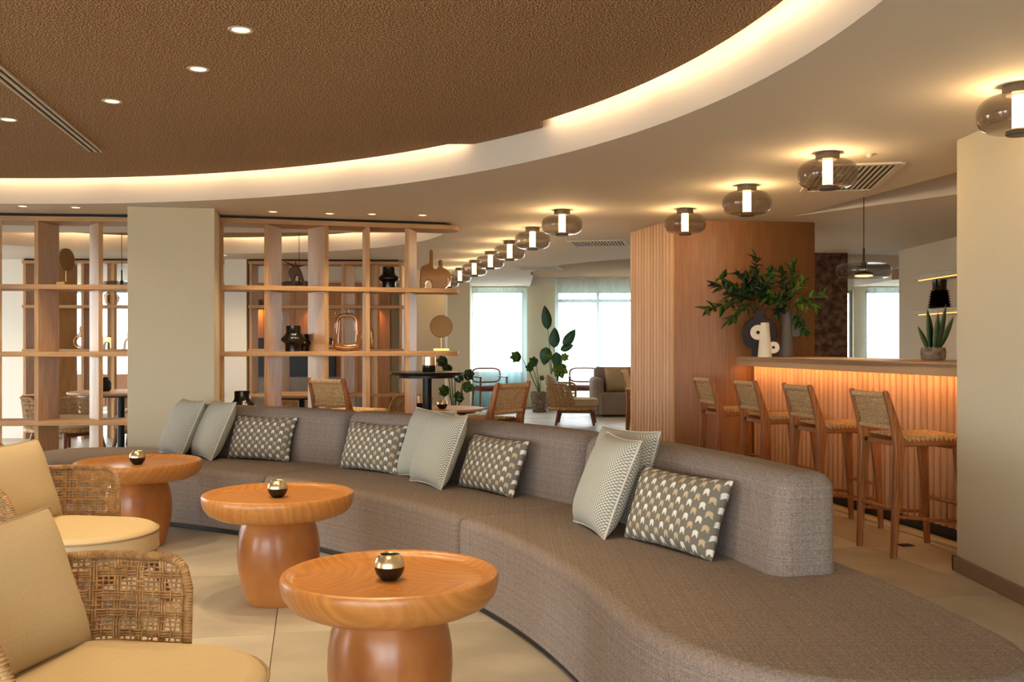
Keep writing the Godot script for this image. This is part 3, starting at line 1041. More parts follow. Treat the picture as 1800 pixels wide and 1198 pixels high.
func pillow_pt(x: float, y: float, w: float, h: float, t: float, side: int) -> Vector3:
	var px := w * 0.5 * x * (1.0 - 0.07 * (1.0 - y * y))
	var py := h * 0.5 * y * (1.0 - 0.07 * (1.0 - x * x))
	var k := pow(maxf(0.0, (1.0 - x * x * x * x) * (1.0 - y * y * y * y)), 0.6)
	return Vector3(px, py, side * t * 0.5 * k)

# ---------------------------------------------------------------- carved tables and votives
func tables() -> void:
	var list := [
		["carved round wooden table nearest the camera", -0.396, 3.24, 0.352, 0.4],
		["carved round wooden table between the other two", -1.165, 4.97, 0.372, 2.1],
		["carved round wooden table farthest away, by the sofa end", -2.37, 6.32, 0.388, 4.0],
	]
	var lab := ["on the nearest carved table", "on the middle carved table", "on the farthest carved table"]
	var k := 0
	for t in list:
		var r: float = t[3]
		var o := thing("carved_table", t[0], "table", V(t[1], 0, t[2]), t[4], "carved round tables")
		var top := lat([Vector2(0.0, 0.412), Vector2(0.17, 0.413), Vector2(0.22, 0.415), Vector2(r - 0.07, 0.428), Vector2(r - 0.03, 0.448), Vector2(r - 0.008, 0.478), Vector2(r, 0.508), Vector2(r, 0.528), Vector2(r - 0.004, 0.537), Vector2(r - 0.012, 0.541), Vector2(r - 0.022, 0.539), Vector2(r - 0.030, 0.531), Vector2(r - 0.042, 0.521), Vector2(r - 0.06, 0.518), Vector2(0.0, 0.518)], 64, r)
		part("top", top, M.table_wood, o)
		var base := lat([Vector2(0.0, 0.0), Vector2(0.148, 0.0), Vector2(0.156, 0.008), Vector2(0.172, 0.06), Vector2(0.188, 0.12), Vector2(0.199, 0.18), Vector2(0.203, 0.24), Vector2(0.200, 0.30), Vector2(0.191, 0.35), Vector2(0.178, 0.39), Vector2(0.166, 0.415), Vector2(0.0, 0.418)], 56)
		part("base", base, M.table_base, o)
		votive(V(t[1], 0.518, t[2] - 0.02), "small gold and dark glass votive " + lab[k])
		k += 1

func votive(at: Vector3, label: String, s := 1.0) -> Node3D:
	var o := thing("votive_holder", label, "candle holder", at, 0.0, "gold votive holders")
	var lo := []; var hi := []
	for i in 7:
		var a := -1.05 + i * 0.175
		lo.append(Vector2(0.049 * cos(a), 0.045 + 0.05 * sin(a)) * s)
	lo[0].y = 0.0
	lo.push_front(Vector2(0, 0))
	for i in 8:
		var a := 0.0 + i * 0.125
		hi.append(Vector2(0.049 * cos(a), 0.045 + 0.05 * sin(a)) * s)
	hi.append(Vector2(0.031, 0.0845) * s)
	for i in 8:
		var a := 0.84 - i * 0.23
		hi.append(Vector2(0.046 * cos(a), 0.045 + 0.047 * sin(a)) * s)
	hi.append(Vector2(0, 0.004) * s)
	part("lower_bowl", lat(lo, 28), M.dark_glass, o)
	part("gold_rim", lat(hi, 28), M.silver_gold, o)
	part("candle", lat([Vector2(0, 0.006), Vector2(0.036, 0.02), Vector2(0.042, 0.05), Vector2(0, 0.05)], 20), M.dark_glass, o).scale = Vector3.ONE * s
	return o

# ---------------------------------------------------------------- wicker armchairs
var arm_proto: Node3D

func shell_pt(s: float, y: float) -> Vector3:      # s: metres along the U from the left arm front; y: height
	var hw := 0.365 + (y - 0.30) * 0.05
	var zb := 0.42 + (y - 0.30) * 0.10
	var rc := 0.22
	var z0 := 0.02
	var l1 := zb - rc - z0
	var l2 := rc * PI * 0.5
	var l3 := 2.0 * (hw - rc)
	if s < l1:
		return Vector3(-hw, y, z0 + s)
	s -= l1
	if s < l2:
		var a := s / rc
		return Vector3(-hw + rc - cos(a) * rc, y, zb - rc + sin(a) * rc)
	s -= l2
	if s < l3:
		return Vector3(-hw + rc + s, y, zb)
	s -= l3
	if s < l2:
		var a := s / rc
		return Vector3(hw - rc + sin(a) * rc, y, zb - rc + cos(a) * rc)
	s -= l2
	return Vector3(hw, y, zb - rc - s)

func shell_len() -> float:
	return 2.0 * (0.43 - 0.22 - 0.02) + 0.22 * PI + 2.0 * (0.37 - 0.22)

func shell_top(s: float) -> float:
	var L := shell_len()
	var e := minf(s, L - s)
	var rr := 0.085
	if e >= rr: return 0.645
	return 0.645 - rr + sqrt(maxf(0.0, rr * rr - (rr - e) * (rr - e)))

func strand(m: MB, path: PackedVector3Array, nrm: PackedVector3Array, w: float, t: float) -> void:
	var rows := []
	var k := path.size()
	for i in k:
		var tg := (path[mini(i + 1, k - 1)] - path[maxi(i - 1, 0)]).normalized()
		var nn := nrm[i]
		var sd := tg.cross(nn).normalized()
		rows.append(PackedVector3Array([path[i] + sd * w, path[i] + nn * t, path[i] - sd * w, path[i] - nn * t]))
	m.grid(rows, true, false, true)

func shell_weave() -> Array:
	var m := MB.new()
	var L := shell_len()
	var y0 := 0.285
	# uprights: a wide band, then two thin canes, again and again
	var s := 0.012
	var i := 0
	while s < L - 0.006:
		var kind := i % 3
		var w := 0.0135 if kind == 0 else 0.0032
		var nseg := 22
		var pts := PackedVector3Array(); var nr := PackedVector3Array()
		var top := shell_top(s) - 0.004
		for q in nseg + 1:
			var y := lerpf(y0, top, float(q) / nseg)
			var p := shell_pt(s, y)
			var p2 := shell_pt(minf(s + 0.01, L), y)
			var tg := (p2 - shell_pt(maxf(s - 0.01, 0), y)).normalized()
			var nn := tg.cross(Vector3.UP).normalized()
			var wv := sin(q * PI * 0.5 + i * PI) * 0.0035
			pts.append(p + nn * wv); nr.append(nn)
		for off in ([-0.0088, 0.0, 0.0088] if kind == 0 else [0.0]):
			var sh := PackedVector3Array()
			for q in pts.size():
				sh.append(pts[q] + nr[q].cross(Vector3.UP).normalized() * off)
			strand(m, sh, nr, 0.0043 if kind == 0 else w, 0.0018)
		s += 0.028 if kind == 0 else (0.016 if kind == 1 else 0.028)
		i += 1
	# rounds
	var y := 0.30
	i = 0
	while y < 0.64:
		var kind := i % 3
		var w := 0.012 if kind == 0 else 0.003
		# where the top edge falls at the arm fronts the rounds stop earlier
		var e := 0.0
		while e < 0.085 and shell_top(e) < y + w:
			e += 0.004
		var pts := PackedVector3Array(); var nr := PackedVector3Array()
		var nseg := 130
		for q in nseg + 1:
			var ss := lerpf(e + 0.002, L - e - 0.002, float(q) / nseg)
			var p := shell_pt(ss, y)
			var tg := (shell_pt(minf(ss + 0.01, L), y) - shell_pt(maxf(ss - 0.01, 0), y)).normalized()
			var nn := tg.cross(Vector3.UP).normalized()
			pts.append(p + nn * sin(q * 1.55 + i * PI) * 0.0035); nr.append(nn)
		for off in ([-0.008, 0.0, 0.008] if kind == 0 else [0.0]):
			var sh := PackedVector3Array()
			for q in pts.size():
				sh.append(pts[q] + Vector3.UP * off)
			strand(m, sh, nr, 0.0039 if kind == 0 else w, 0.0018)
		y += 0.022 if kind == 0 else (0.014 if kind == 1 else 0.022)
		i += 1
	# rim: wrapped cane along the top and down the arm fronts
	var rim := MB.new()
	var path := PackedVector3Array()
	for q in 6:
		path.append(shell_pt(0.0, lerpf(0.28, 0.555, q / 5.0)))
	for q in range(1, 90):
		var ss := L * q / 90.0
		path.append(shell_pt(ss, shell_top(ss)))
	for q in 6:
		path.append(shell_pt(L, lerpf(0.555, 0.28, q / 5.0)))
	rim.tube(path, 0.0125, 8)
	# wrapping turns
	var acc := 0.0
	for q in path.size() - 1:
		var a := path[q]; var b := path[q + 1]
		var n := int(a.distance_to(b) / 0.011) + 1
		for r in n:
			var c := a.lerp(b, float(r) / n)
			var tg := (b - a).normalized()
			var ring := PackedVector3Array()
			var s1 := tg.cross(Vector3.UP if absf(tg.y) < 0.8 else Vector3.RIGHT).normalized()
			var s2 := s1.cross(tg).normalized()
			for j in 7:
				var an := TAU * j / 7.0
				ring.append(c + (s1 * cos(an) + s2 * sin(an)) * 0.0135 + tg * 0.006 * (j / 7.0))
			rim.tube(ring, 0.0028, 3, true, 1.0, tg)
	return [m.mesh(), rim.mesh()]

func armchairs() -> void:
	var wv := shell_weave()
	var o := thing("wicker_armchair", "woven cane armchair with beige cushions, nearest the camera", "armchair", Vector3.ZERO, 0.0, "woven cane armchairs")
	arm_proto = o
	var weave := part("woven_shell", wv[0], M.wicker, o)
	weave.set_meta("kind", "stuff")
	part("rim", wv[1], M.wicker, o)
	var fr := MB.new()
	var fo := rrect(-0.365, -0.34, 0.365, 0.43, [Vector2(0.34, 0.30), Vector2(0.34, 0.30), Vector2(0.22, 0.22), Vector2(0.22, 0.22)], 8, 3)
	fr.puff(fo, fo, 0.235, 0.29, 0.02, 0.02, 4)
	part("seat_frame", fr, M.wicker, o)
	var cu := MB.new()
	var co := rrect(-0.335, -0.36, 0.335, 0.38, [Vector2(0.32, 0.30), Vector2(0.32, 0.30), Vector2(0.18, 0.18), Vector2(0.18, 0.18)], 10, 4)
	cu.puff(co, co, 0.288, 0.415, 0.03, 0.045, 6)
	var sc := part("seat_cushion", cu, M.cushion_cloth, o)
	for y in [0.31, 0.392]:
		var pp := MB.new()
		var path := PackedVector3Array()
		for p in co:
			path.append(Vector3(p.x, y, p.y) * Vector3(0.996, 1, 0.996))
		pp.tube(path, 0.005, 6, true)
		part("piping", pp, M.piping_tan, sc)
	# back cushion leaning on the shell
	var bc := Node3D.new()
	bc.name = "back_cushion"
	o.add_child(bc)
	bc.position = Vector3(0, 0.412, 0.30)
	bc.rotation.x = deg_to_rad(20)
	cushion(bc, 0.64, 0.42, 0.17, M.cushion_grey, M.piping_tan, 0.195)
	var lg := MB.new()
	var rl := MB.new()
	for sx in [-1, 1]:
		for sz in [-1, 1]:
			var leg := MB.new()
			leg.tube(PackedVector3Array([Vector3(sx * 0.30, 0.0, sz * 0.30 + 0.0), Vector3(sx * 0.25, 0.24, sz * 0.25)]), PackedFloat32Array([0.02, 0.028]), 10)
			part("leg", leg, M.teak_dark, o)
	for sx in [-1, 1]:
		part("rail", bx(Vector3(0.03, 0.05, 0.5), Vector3(sx * 0.255, 0.215, 0)), M.teak_dark, o)
	for sz in [-1, 1]:
		part("rail", bx(Vector3(0.5, 0.05, 0.03), Vector3(0, 0.215, sz * 0.255)), M.teak_dark, o)
	# placed by the middle between the arm fronts (local z = 0.02) and the facing direction
	place_chair(o, Vector2(-1.005, 2.585), Vector2(0.985, -0.166))
	var b := again(o, Vector3.ZERO, 0, "woven cane armchair with beige cushions beside the middle carved table", "wicker_armchair")
	place_chair(b, Vector2(-2.055, 4.71), Vector2(0.985, -0.176))
	var c := again(o, Vector3.ZERO, 0, "woven cane armchair of which only one arm shows at the left edge", "wicker_armchair")
	place_chair(c, Vector2(-3.60, 6.72), Vector2(0.45, 0.89))

func place_chair(o: Node3D, mid: Vector2, f: Vector2) -> void:
	f = f.normalized()
	o.rotation.y = facing(f.x, f.y)
	o.position = V(mid.x, 0, mid.y)

# ---------------------------------------------------------------- ceiling lamps
func ceiling_lamps() -> void:
	var spots := [[2.257, 4.43], [1.902, 6.0], [1.706, 7.23], [1.475, 8.49], [0.43, 8.55], [0.203, 9.85], [-0.026, 11.1], [-0.27, 12.4], [-0.52, 13.7], [-0.79, 15.1], [-1.05, 16.5]]
	var ord := ["cut by the right edge of the view", "second from the right edge", "third from the right edge", "in front of the slatted block", "first of the passage row", "second of the passage row", "third of the passage row", "fourth of the passage row", "fifth of the passage row", "sixth of the passage row", "last of the passage row"]
	var first: Node3D
	for i in spots.size():
		var at := V(spots[i][0], CEIL, spots[i][1])
		var label: String = "smoked glass ceiling lamp with a glowing tube, " + ord[i]
		if i > 0:
			again(first, at, 0.0, label, "ceiling_lamp")
			continue
		var o := thing("ceiling_lamp", label, "lamp", at, 0.0, "smoked glass ceiling lamps")
		first = o
		part("canopy", lat([Vector2(0, -0.042), Vector2(0.066, -0.042), Vector2(0.070, -0.038), Vector2(0.070, 0.0), Vector2(0, 0.0)], 36), M.bronze_metal, o)
		var gl := []
		for k in 19:
			var a := -PI * 0.5 + PI * k / 18.0
			var r := 0.055 + 0.122 * pow(absf(cos(a)), 0.62)
			var y := -0.128 + 0.083 * signf(sin(a)) * pow(absf(sin(a)), 0.85)
			gl.append(Vector2(r, y))
		part("shade", lat(gl, 48), M.smoked_glass, o)
		part("tube", lat([Vector2(0, -0.196), Vector2(0.028, -0.196), Vector2(0.030, -0.193), Vector2(0.030, -0.045), Vector2(0, -0.043)], 24), M.lamp_tube, o)
		part("end_cap", lat([Vector2(0, -0.224), Vector2(0.05, -0.224), Vector2(0.056, -0.219), Vector2(0.056, -0.205), Vector2(0.05, -0.198), Vector2(0, -0.197)], 32), M.bronze_metal, o)
		omni(o, Vector3(0, -0.12, 0), 0.55, 0.028)

func downlight(at: Vector3, label: String, group: String, e: float, r := 0.04, angle := 55.0) -> void:
	var o := thing("downlight", label, "downlight", at, 0.0, group)
	part("trim_ring", lat([Vector2(r - 0.004, 0.006), Vector2(r, -0.003), Vector2(r + 0.011, -0.004), Vector2(r + 0.014, 0.0)], 24), M.vent_white, o)
	part("lens", lat([Vector2(0, -0.001), Vector2(r - 0.003, -0.001), Vector2(r - 0.003, 0.004)], 24), M.downlight_lens, o)
	if e > 0:
		spot(o, Vector3(0, -0.02, 0), e, angle, r)

func downlights() -> void:
	var g := "downlights in the brown ceiling"
	var ord := ["highest in the view", "second from the top of the view", "just right of the air slot", "left of the air slot"]
	var k := 0
	for p in [[-1.158, 4.25], [-1.53, 4.855], [-2.21, 5.5], [-3.01, 5.95]]:
		downlight(V(p[0], RAISED, p[1]), "small round downlight in the brown ceiling, " + ord[k], g, 2.0)
		k += 1
	# the same ring goes on over and behind the camera
	var more := [[-0.55, 3.65], [-0.55, 2.6], [-1.4, 1.2], [-2.1, 0.7], [-3.0, 0.4], [-2.45, 3.9]]
	for p in more:
		downlight(V(p[0], RAISED, p[1]), "small round downlight in the brown ceiling overhead, out of view", g, 2.0)
	ord = ["leftmost, above the left shelves", "second from the left, above the left shelves", "first above the middle shelves", "second above the middle shelves", "third above the middle shelves", "last above the middle shelves"]
	k = 0
	for p in [[-4.09, 8.32], [-3.68, 8.40], [-2.08, 8.67], [-1.61, 8.79], [-1.24, 8.83], [-0.80, 8.9]]:
		downlight(V(p[0], CEIL, p[1]), "small downlight in the pale ceiling, " + ord[k], "downlights above the shelves", 1.5, 0.036, 45)
		k += 1
	ord = ["left of the white pier", "right of the white pier", "left in the far dining room"]
	k = 0
	for p in [[-3.75, 12.95], [-3.05, 13.0], [-6.9, 12.7]]:
		downlight(V(p[0], CEIL, p[1]), "small downlight in the dining room ceiling, " + ord[k], "dining room downlights", 1.6, 0.036, 45)
		k += 1
	k = 0
	ord = ["first beyond the pale pier", "second beyond the pale pier", "behind the panelled block"]
	for p in [[3.9, 5.2], [4.25, 4.5], [2.45, 11.3]]:  # unseen downlights added to brighten the wall behind the bar
		downlight(V(p[0], CEIL, p[1]), "small unseen downlight added behind the bar, " + ord[k], "added downlights behind the bar", 3.0, 0.04, 70)
		k += 1
	k = 0
	ord = ["over the far armchair", "over the far sofa", "beyond the bar"]
	for p in [[1.9, 16.0, RAISED], [2.6, 17.2, RAISED], [6.6, 16.8, CEIL]]:
		downlight(V(p[0], p[2], p[1]), "small downlight in the far lounge ceiling, " + ord[k], "far lounge downlights", 1.0, 0.04)
		k += 1

# ---------------------------------------------------------------- bar stools
func woven_panel(m: MB, fn: Callable, nu: int, nv: int, r: float) -> void:
	for k in nu:
		var u := (k + 0.5) / nu
		var path := PackedVector3Array()
		for i in nv * 2 + 1:
			var w := float(i) / (nv * 2)
			var amp := r * 0.75 * sin(PI * (w * nv + k + 0.5))
			path.append(fn.call(u, w, amp))
		m.tube(path, r, 5)
	for k in nv:
		var w := (k + 0.5) / nv
		var path := PackedVector3Array()
		for i in nu * 2 + 1:
			var u := float(i) / (nu * 2)
			var amp := -r * 0.75 * sin(PI * (u * nu + k + 0.5))
			path.append(fn.call(u, w, amp))
		m.tube(path, r, 5)

func back_z(y: float) -> float:
	return 0.20 + maxf(0.0, y - 0.70) * 0.30

func taper_post(m: MB, pts: Array) -> void:        # [position, half width x, half depth z]
	var rows := []
	for p in pts:
		var c: Vector3 = p[0]
		var a: float = p[1]; var b: float = p[2]
		var row := PackedVector3Array()
		for q in rrect(-a, -b, a, b, [Vector2(0.008, 0.008), Vector2(0.008, 0.008), Vector2(0.008, 0.008), Vector2(0.008, 0.008)], 3):
			row.append(c + Vector3(q.x, 0, q.y))
		rows.append(row)
	m.grid(rows, true, false, true)
	m._cap(rows[0], pts[0][0], Vector3.DOWN)
	m._cap(rows[rows.size() - 1], pts[pts.size() - 1][0], Vector3.UP)

func stools() -> void:
	var o := thing("bar_stool", "woven cord bar stool with a wooden frame, nearest the camera", "bar stool", Vector3.ZERO, 0.0, "woven bar stools")
	for sx in [-1, 1]:
		var rl := MB.new()
		taper_post(rl, [[Vector3(sx * 0.19, 0, 0.235), 0.016, 0.017], [Vector3(sx * 0.19, 0.45, 0.215), 0.018, 0.025], [Vector3(sx * 0.19, 0.66, 0.20), 0.019, 0.034], [Vector3(sx * 0.19, 0.74, 0.212), 0.018, 0.030], [Vector3(sx * 0.19, 0.86, 0.245), 0.017, 0.022], [Vector3(sx * 0.19, 0.98, 0.284), 0.016, 0.017], [Vector3(sx * 0.19, 1.0, 0.29), 0.012, 0.012]])
		part("leg", rl, M.teak, o)
		var fl := MB.new()
		taper_post(fl, [[Vector3(sx * 0.195, 0, -0.245), 0.015, 0.016], [Vector3(sx * 0.19, 0.35, -0.225), 0.018, 0.022], [Vector3(sx * 0.185, 0.62, -0.205), 0.02, 0.034], [Vector3(sx * 0.185, 0.715, -0.20), 0.02, 0.03]])
		part("leg", fl, M.teak, o)
		var sr := MB.new()
		sr.box(Vector3(sx * 0.19, 0.69, 0.0), Vector3(0.034, 0.05, 0.40), 0.008)
		part("seat_rail", sr, M.teak, o)
		var st := MB.new()
		st.tube(PackedVector3Array([Vector3(sx * 0.19, 0.25, 0.225), Vector3(sx * 0.19, 0.20, -0.235)]), 0.011, 8)
		part("stretcher", st, M.teak, o)
	for z in [[0.225, 0.29], [-0.235, 0.30]]:
		var st := MB.new()
		st.tube(PackedVector3Array([Vector3(-0.185, z[1], z[0]), Vector3(0.185, z[1], z[0])]), 0.0115, 8)
		part("stretcher", st, M.teak, o)
	part("seat_rail", bx(Vector3(0.36, 0.035, 0.026), Vector3(0, 0.655, -0.205)), M.teak, o)
	part("seat_rail", bx(Vector3(0.36, 0.03, 0.026), Vector3(0, 0.68, 0.20)), M.teak, o)
	var seat := MB.new()
	woven_panel(seat, func(u: float, w: float, amp: float) -> Vector3:
		var x := lerpf(-0.212, 0.212, u)
		var edge := maxf(0.0, absf(x) - 0.19) / 0.022
		return Vector3(x * (1.0 if edge < 0.9 else 0.99), 0.722 + amp - 0.018 * (1.0 - (x / 0.2) * (x / 0.2)) * sin(w * PI) - 0.02 * edge * edge, lerpf(0.165, -0.235, w)), 25, 26, 0.0058)
	part("seat", seat, M.cord, o)
	var back := MB.new()
	woven_panel(back, func(u: float, w: float, amp: float) -> Vector3:
		var y := lerpf(0.785, 0.965, w)
		return Vector3(lerpf(-0.172, 0.172, u), y, back_z(y) + 0.012 * sin(u * PI) + amp), 23, 13, 0.0056)
	part("backrest", back, M.cord, o)
	for y in [0.778, 0.972]:
		var br := MB.new()
		var path := PackedVector3Array()
		for i in 60:
			path.append(Vector3(lerpf(-0.172, 0.172, i / 59.0), y, back_z(y) + 0.006))
		var rad := PackedFloat32Array()
		for i in 60:
			rad.append(0.0195 if i % 2 else 0.0175)
		br.tube(path, rad, 10)
		part("wrapped_bar", br, M.cord, o)
	part("felt_dot", lat([Vector2(0, 0.0), Vector2(0.013, 0.0), Vector2(0.013, 0.004), Vector2(0, 0.004)], 16), M.green_felt, o, "small green dot on the rear rail").transform = Transform3D(Basis(Vector3.RIGHT, PI / 2), Vector3(-0.145, 0.684, 0.213))
	var yaw := facing(0.981, 0.193)
	o.position = V(2.47, 0, 6.17); o.rotation.y = yaw
	again(o, V(2.285, 0, 7.06), yaw, "woven cord bar stool, second from the camera", "bar_stool")
	again(o, V(2.10, 0, 7.84), yaw, "woven cord bar stool, third from the camera", "bar_stool")
	again(o, V(1.93, 0, 8.66), yaw, "woven cord bar stool against the wood panel, farthest along the bar", "bar_stool")
	again(o, V(-0.22, 0, 7.52), facing(-0.8, 0.6), "woven cord stool alone behind the middle of the sofa", "bar_stool")
	again(o, V(-1.37, 0, 8.42), facing(0.55, 0.84), "woven cord stool behind the sofa, left of the black bar table", "bar_stool")
	again(o, V(1.56, 0, 11.2), facing(0.9, 0.1), "woven cord stool peeking out behind the slatted block", "bar_stool")

# ---------------------------------------------------------------- plants
func leaf(m: MB, base: Vector3, dir: Vector3, nrm: Vector3, ln: float, w: float, curl := 0.15, fold := 0.12, k := 6) -> void:
	dir = dir.normalized()
	var side := dir.cross(nrm).normalized()
	nrm = side.cross(dir).normalized()
	var rows := []
	for i in k + 1:
		var t := float(i) / k
		var ww := w * 0.5 * pow(sin(PI * pow(t, 0.8)), 0.8) + 0.0008
		var c := base + dir * ln * t - nrm * ln * curl * t * t
		rows.append(PackedVector3Array([c - side * ww + nrm * ww * fold * 2.0, c - nrm * 0.0006, c + side * ww + nrm * ww * fold * 2.0, c + nrm * 0.0012]))
	m.grid(rows, true, false, true)

func branch(o: Node3D, base: Vector3, pts: Array, mat_leaf: Material, r: RandomNumberGenerator, ll := 0.085, n := 22) -> void:
	var cv := Curve3D.new()
	cv.add_point(base)
	for p in pts:
		cv.add_point(p)
	var path := PackedVector3Array(); var rad := PackedFloat32Array()
	var L := cv.get_baked_length()
	for i in 13:
		path.append(cv.sample_baked(L * i / 12.0)); rad.append(lerpf(0.0045, 0.0018, i / 12.0))
	var m := MB.new()
	m.tube(path, rad, 5)
	var st := part("branch", m, M.stem, o)
	var lm := MB.new()
	for i in n:
		var t := 0.42 + 0.58 * (i + r.randf() * 0.5) / n
		var p := cv.sample_baked(L * minf(t, 1.0))
		var tg := (cv.sample_baked(L * minf(t + 0.03, 1.0)) - cv.sample_baked(L * (t - 0.03))).normalized()
		var rnd := Vector3(r.randf_range(-1, 1), r.randf_range(-0.6, 1), r.randf_range(-1, 1)).normalized()
		var d := (tg * 0.7 + rnd).normalized()
		leaf(lm, p, d, Vector3(r.randf_range(-0.5, 0.5), 1, r.randf_range(-0.5, 0.5)), ll * r.randf_range(0.75, 1.25), ll * 0.5, 0.2)
	var lf := part("leaves", lm, mat_leaf, st)
	lf.set_meta("kind", "stuff")

func bar_decor() -> void:
	var top := 1.164
	var r := RandomNumberGenerator.new()
	r.seed = 77
	# round charcoal vase with branches
	var a := thing("round_vase", "charcoal disc shaped vase with a short neck on the bar", "vase", V(2.23, top, 8.96), facing(-0.25, -0.97))
	var m := MB.new()
	var p := PackedVector2Array()
	p.append_array(PackedVector2Array([Vector2(-0.07, 0.0), Vector2(0.07, 0.0), Vector2(0.075, 0.09)]))
	p.append_array(arc_pts(Vector2(0, 0.205), 0.158, -0.98, 1.30, 22))
	p.append_array(PackedVector2Array([Vector2(0.045, 0.42), Vector2(-0.045, 0.42)]))
	p.append_array(arc_pts(Vector2(0, 0.205), 0.158, PI - 1.30, PI + 0.98, 22))
	p.append(Vector2(-0.075, 0.09))
	m.plate(p, 0.11, Transform3D.IDENTITY, 0.3)
	part("body", m, M.charcoal_ceramic, a)
	var f := thing("leafy_branches", "bunch of dark green leafy branches standing in the charcoal vase", "branches", V(2.23, top + 0.34, 8.96))
	var tips := [[[-0.15, 0.22, 0.05], [-0.42, 0.30, 0.0]], [[-0.2, 0.15, 0.05], [-0.50, 0.08, 0.06]], [[-0.03, 0.3, 0.02], [-0.04, 0.56, 0.0]], [[-0.1, 0.26, 0.04], [-0.22, 0.42, 0.04]], [[0.05, 0.26, 0.03], [0.08, 0.43, 0.02]], [[-0.12, 0.18, 0.08], [-0.30, 0.20, 0.12]], [[0.0, 0.2, 0.06], [0.02, 0.3, 0.14]], [[-0.1, 0.12, 0.08], [-0.30, -0.02, 0.12]], [[-0.05, 0.22, -0.02], [-0.12, 0.34, -0.06]], [[0.1, 0.16, 0.05], [0.22, 0.16, 0.08]], [[-0.16, 0.2, 0.03], [-0.36, 0.38, 0.02]]]
	for i in tips.size():
		var tp: Array = tips[i]
		branch(f, Vector3(r.randf_range(-0.02, 0.02), 0, r.randf_range(-0.02, 0.02)), [Vector3(tp[0][0], tp[0][1], tp[0][2]), Vector3(tp[1][0], tp[1][1], tp[1][2])], [M.leaf_dark, M.leaf_mid, M.leaf_dark][i % 3], r, 0.098, 30)
	# grey cone vase with a side disc
	var g := thing("cone_vase", "grey tapering vase with a disc handle on the bar", "vase", V(2.475, top, 8.98), facing(-0.25, -0.97))
	part("body", lat([Vector2(0, 0), Vector2(0.062, 0.0), Vector2(0.063, 0.01), Vector2(0.036, 0.405), Vector2(0.030, 0.405), Vector2(0.03, 0.3), Vector2(0, 0.3)], 32), M.grey_ceramic, g)
	var gd := MB.new()
	var ring := PackedVector2Array()
	ring.append_array(arc_pts(Vector2(-0.075, 0.28), 0.105, -PI * 0.5, PI * 1.5 - 0.01, 40))
	gd.plate(ring, 0.03, Transform3D(Basis.IDENTITY, Vector3(0, 0, 0.03)), 0.3)
	part("disc", gd, M.grey_ceramic, g)
	var f2 := thing("leafy_branches", "lighter green leafy branches standing in the grey vase", "branches", V(2.475, top + 0.34, 8.98))
	var tips2 := [[[0.08, 0.16, 0.04], [0.34, 0.22, 0.08]], [[0.0, 0.2, 0.0], [-0.06, 0.42, 0.02]], [[0.05, 0.22, 0.0], [0.06, 0.50, 0.0]], [[0.06, 0.14, 0.05], [0.24, 0.12, 0.1]], [[-0.06, 0.15, 0.05], [-0.2, 0.2, 0.1]], [[-0.05, 0.1, 0.06], [-0.12, 0.06, 0.12]], [[0.07, 0.08, 0.02], [0.17, -0.12, 0.03]], [[0.03, 0.2, 0.03], [0.16, 0.34, 0.03]]]
	for i in tips2.size():
		var tp: Array = tips2[i]
		branch(f2, Vector3.ZERO, [Vector3(tp[0][0], tp[0][1], tp[0][2]), Vector3(tp[1][0], tp[1][1], tp[1][2])], [M.leaf_light, M.leaf_dark, M.leaf_mid, M.leaf_light][i % 4], r, 0.092, 22)
	# white sculptural vase with two ring handles
	var w := thing("ring_vase", "cream tapering vase with two ring handles on the bar", "vase", V(2.20, top, 8.66), facing(-0.25, -0.97))
	part("body", lat([Vector2(0, 0), Vector2(0.060, 0.0), Vector2(0.061, 0.01), Vector2(0.036, 0.30), Vector2(0.030, 0.30), Vector2(0.03, 0.2), Vector2(0, 0.2)], 32), M.white_ceramic, w)
	for h in [[0.058, 0.215, 0.066], [-0.072, 0.085, 0.052]]:
		var hm := MB.new()
		var rows := []
		for i in 36:
			var an := TAU * i / 36.0
			var row := PackedVector3Array()
			var e := Vector3(cos(an), sin(an), 0)
			var hole: float = h[2] * 0.22
			for q in rrect(hole, -0.017, h[2], 0.017, [Vector2(0.006, 0.006), Vector2(0.006, 0.006), Vector2(0.006, 0.006), Vector2(0.006, 0.006)], 3):
				row.append(Vector3(h[0], h[1], 0) + e * q.x + Vector3(0, 0, q.y))
			rows.append(row)
		hm.grid(rows, true, true, false)
		part("ring_handle", hm, M.white_ceramic, w)
	# snake plant
	var s := thing("snake_plant", "snake plant with yellow edged leaves in a rough pot on the bar", "potted plant", V(2.97, top, 7.02))
	part("pot", lat([Vector2(0, 0), Vector2(0.072, 0.0), Vector2(0.082, 0.015), Vector2(0.085, 0.06), Vector2(0.080, 0.088), Vector2(0.068, 0.09), Vector2(0.066, 0.07), Vector2(0, 0.07)], 28), M.rough_pot, s)
	part("soil", lat([Vector2(0, 0.074), Vector2(0.066, 0.072), Vector2(0.066, 0.068)], 20), M.soil, s)
	for l in [[-0.02, 0.0, -0.12, 0.30, 0.04], [0.02, 0.01, 0.16, 0.33, 0.036], [0.0, 0.02, 0.05, 0.27, 0.04], [0.03, 0.0, 0.42, 0.27, 0.038], [-0.04, 0.01, -0.48, 0.19, 0.03], [0.01, -0.02, 0.25, 0.30, 0.034], [-0.01, -0.02, -0.05, 0.24, 0.034]]:
		var lm := MB.new()
		var em := MB.new()
		leaf(em, Vector3(l[0], 0.07, l[1] - 0.002), Vector3(l[2], 1, 0.05), Vector3(0.2, 0, 1), l[3], l[4] * 1.35, -0.04, 0.2, 8)
		leaf(lm, Vector3(l[0], 0.07, l[1] + 0.002), Vector3(l[2], 1, 0.05), Vector3(0.2, 0, 1), l[3] * 0.98, l[4], -0.04, 0.2, 8)
		var b := part("leaf", lm, M.leaf_blue, s)
		part("yellow_edge", em, M.leaf_edge, b)
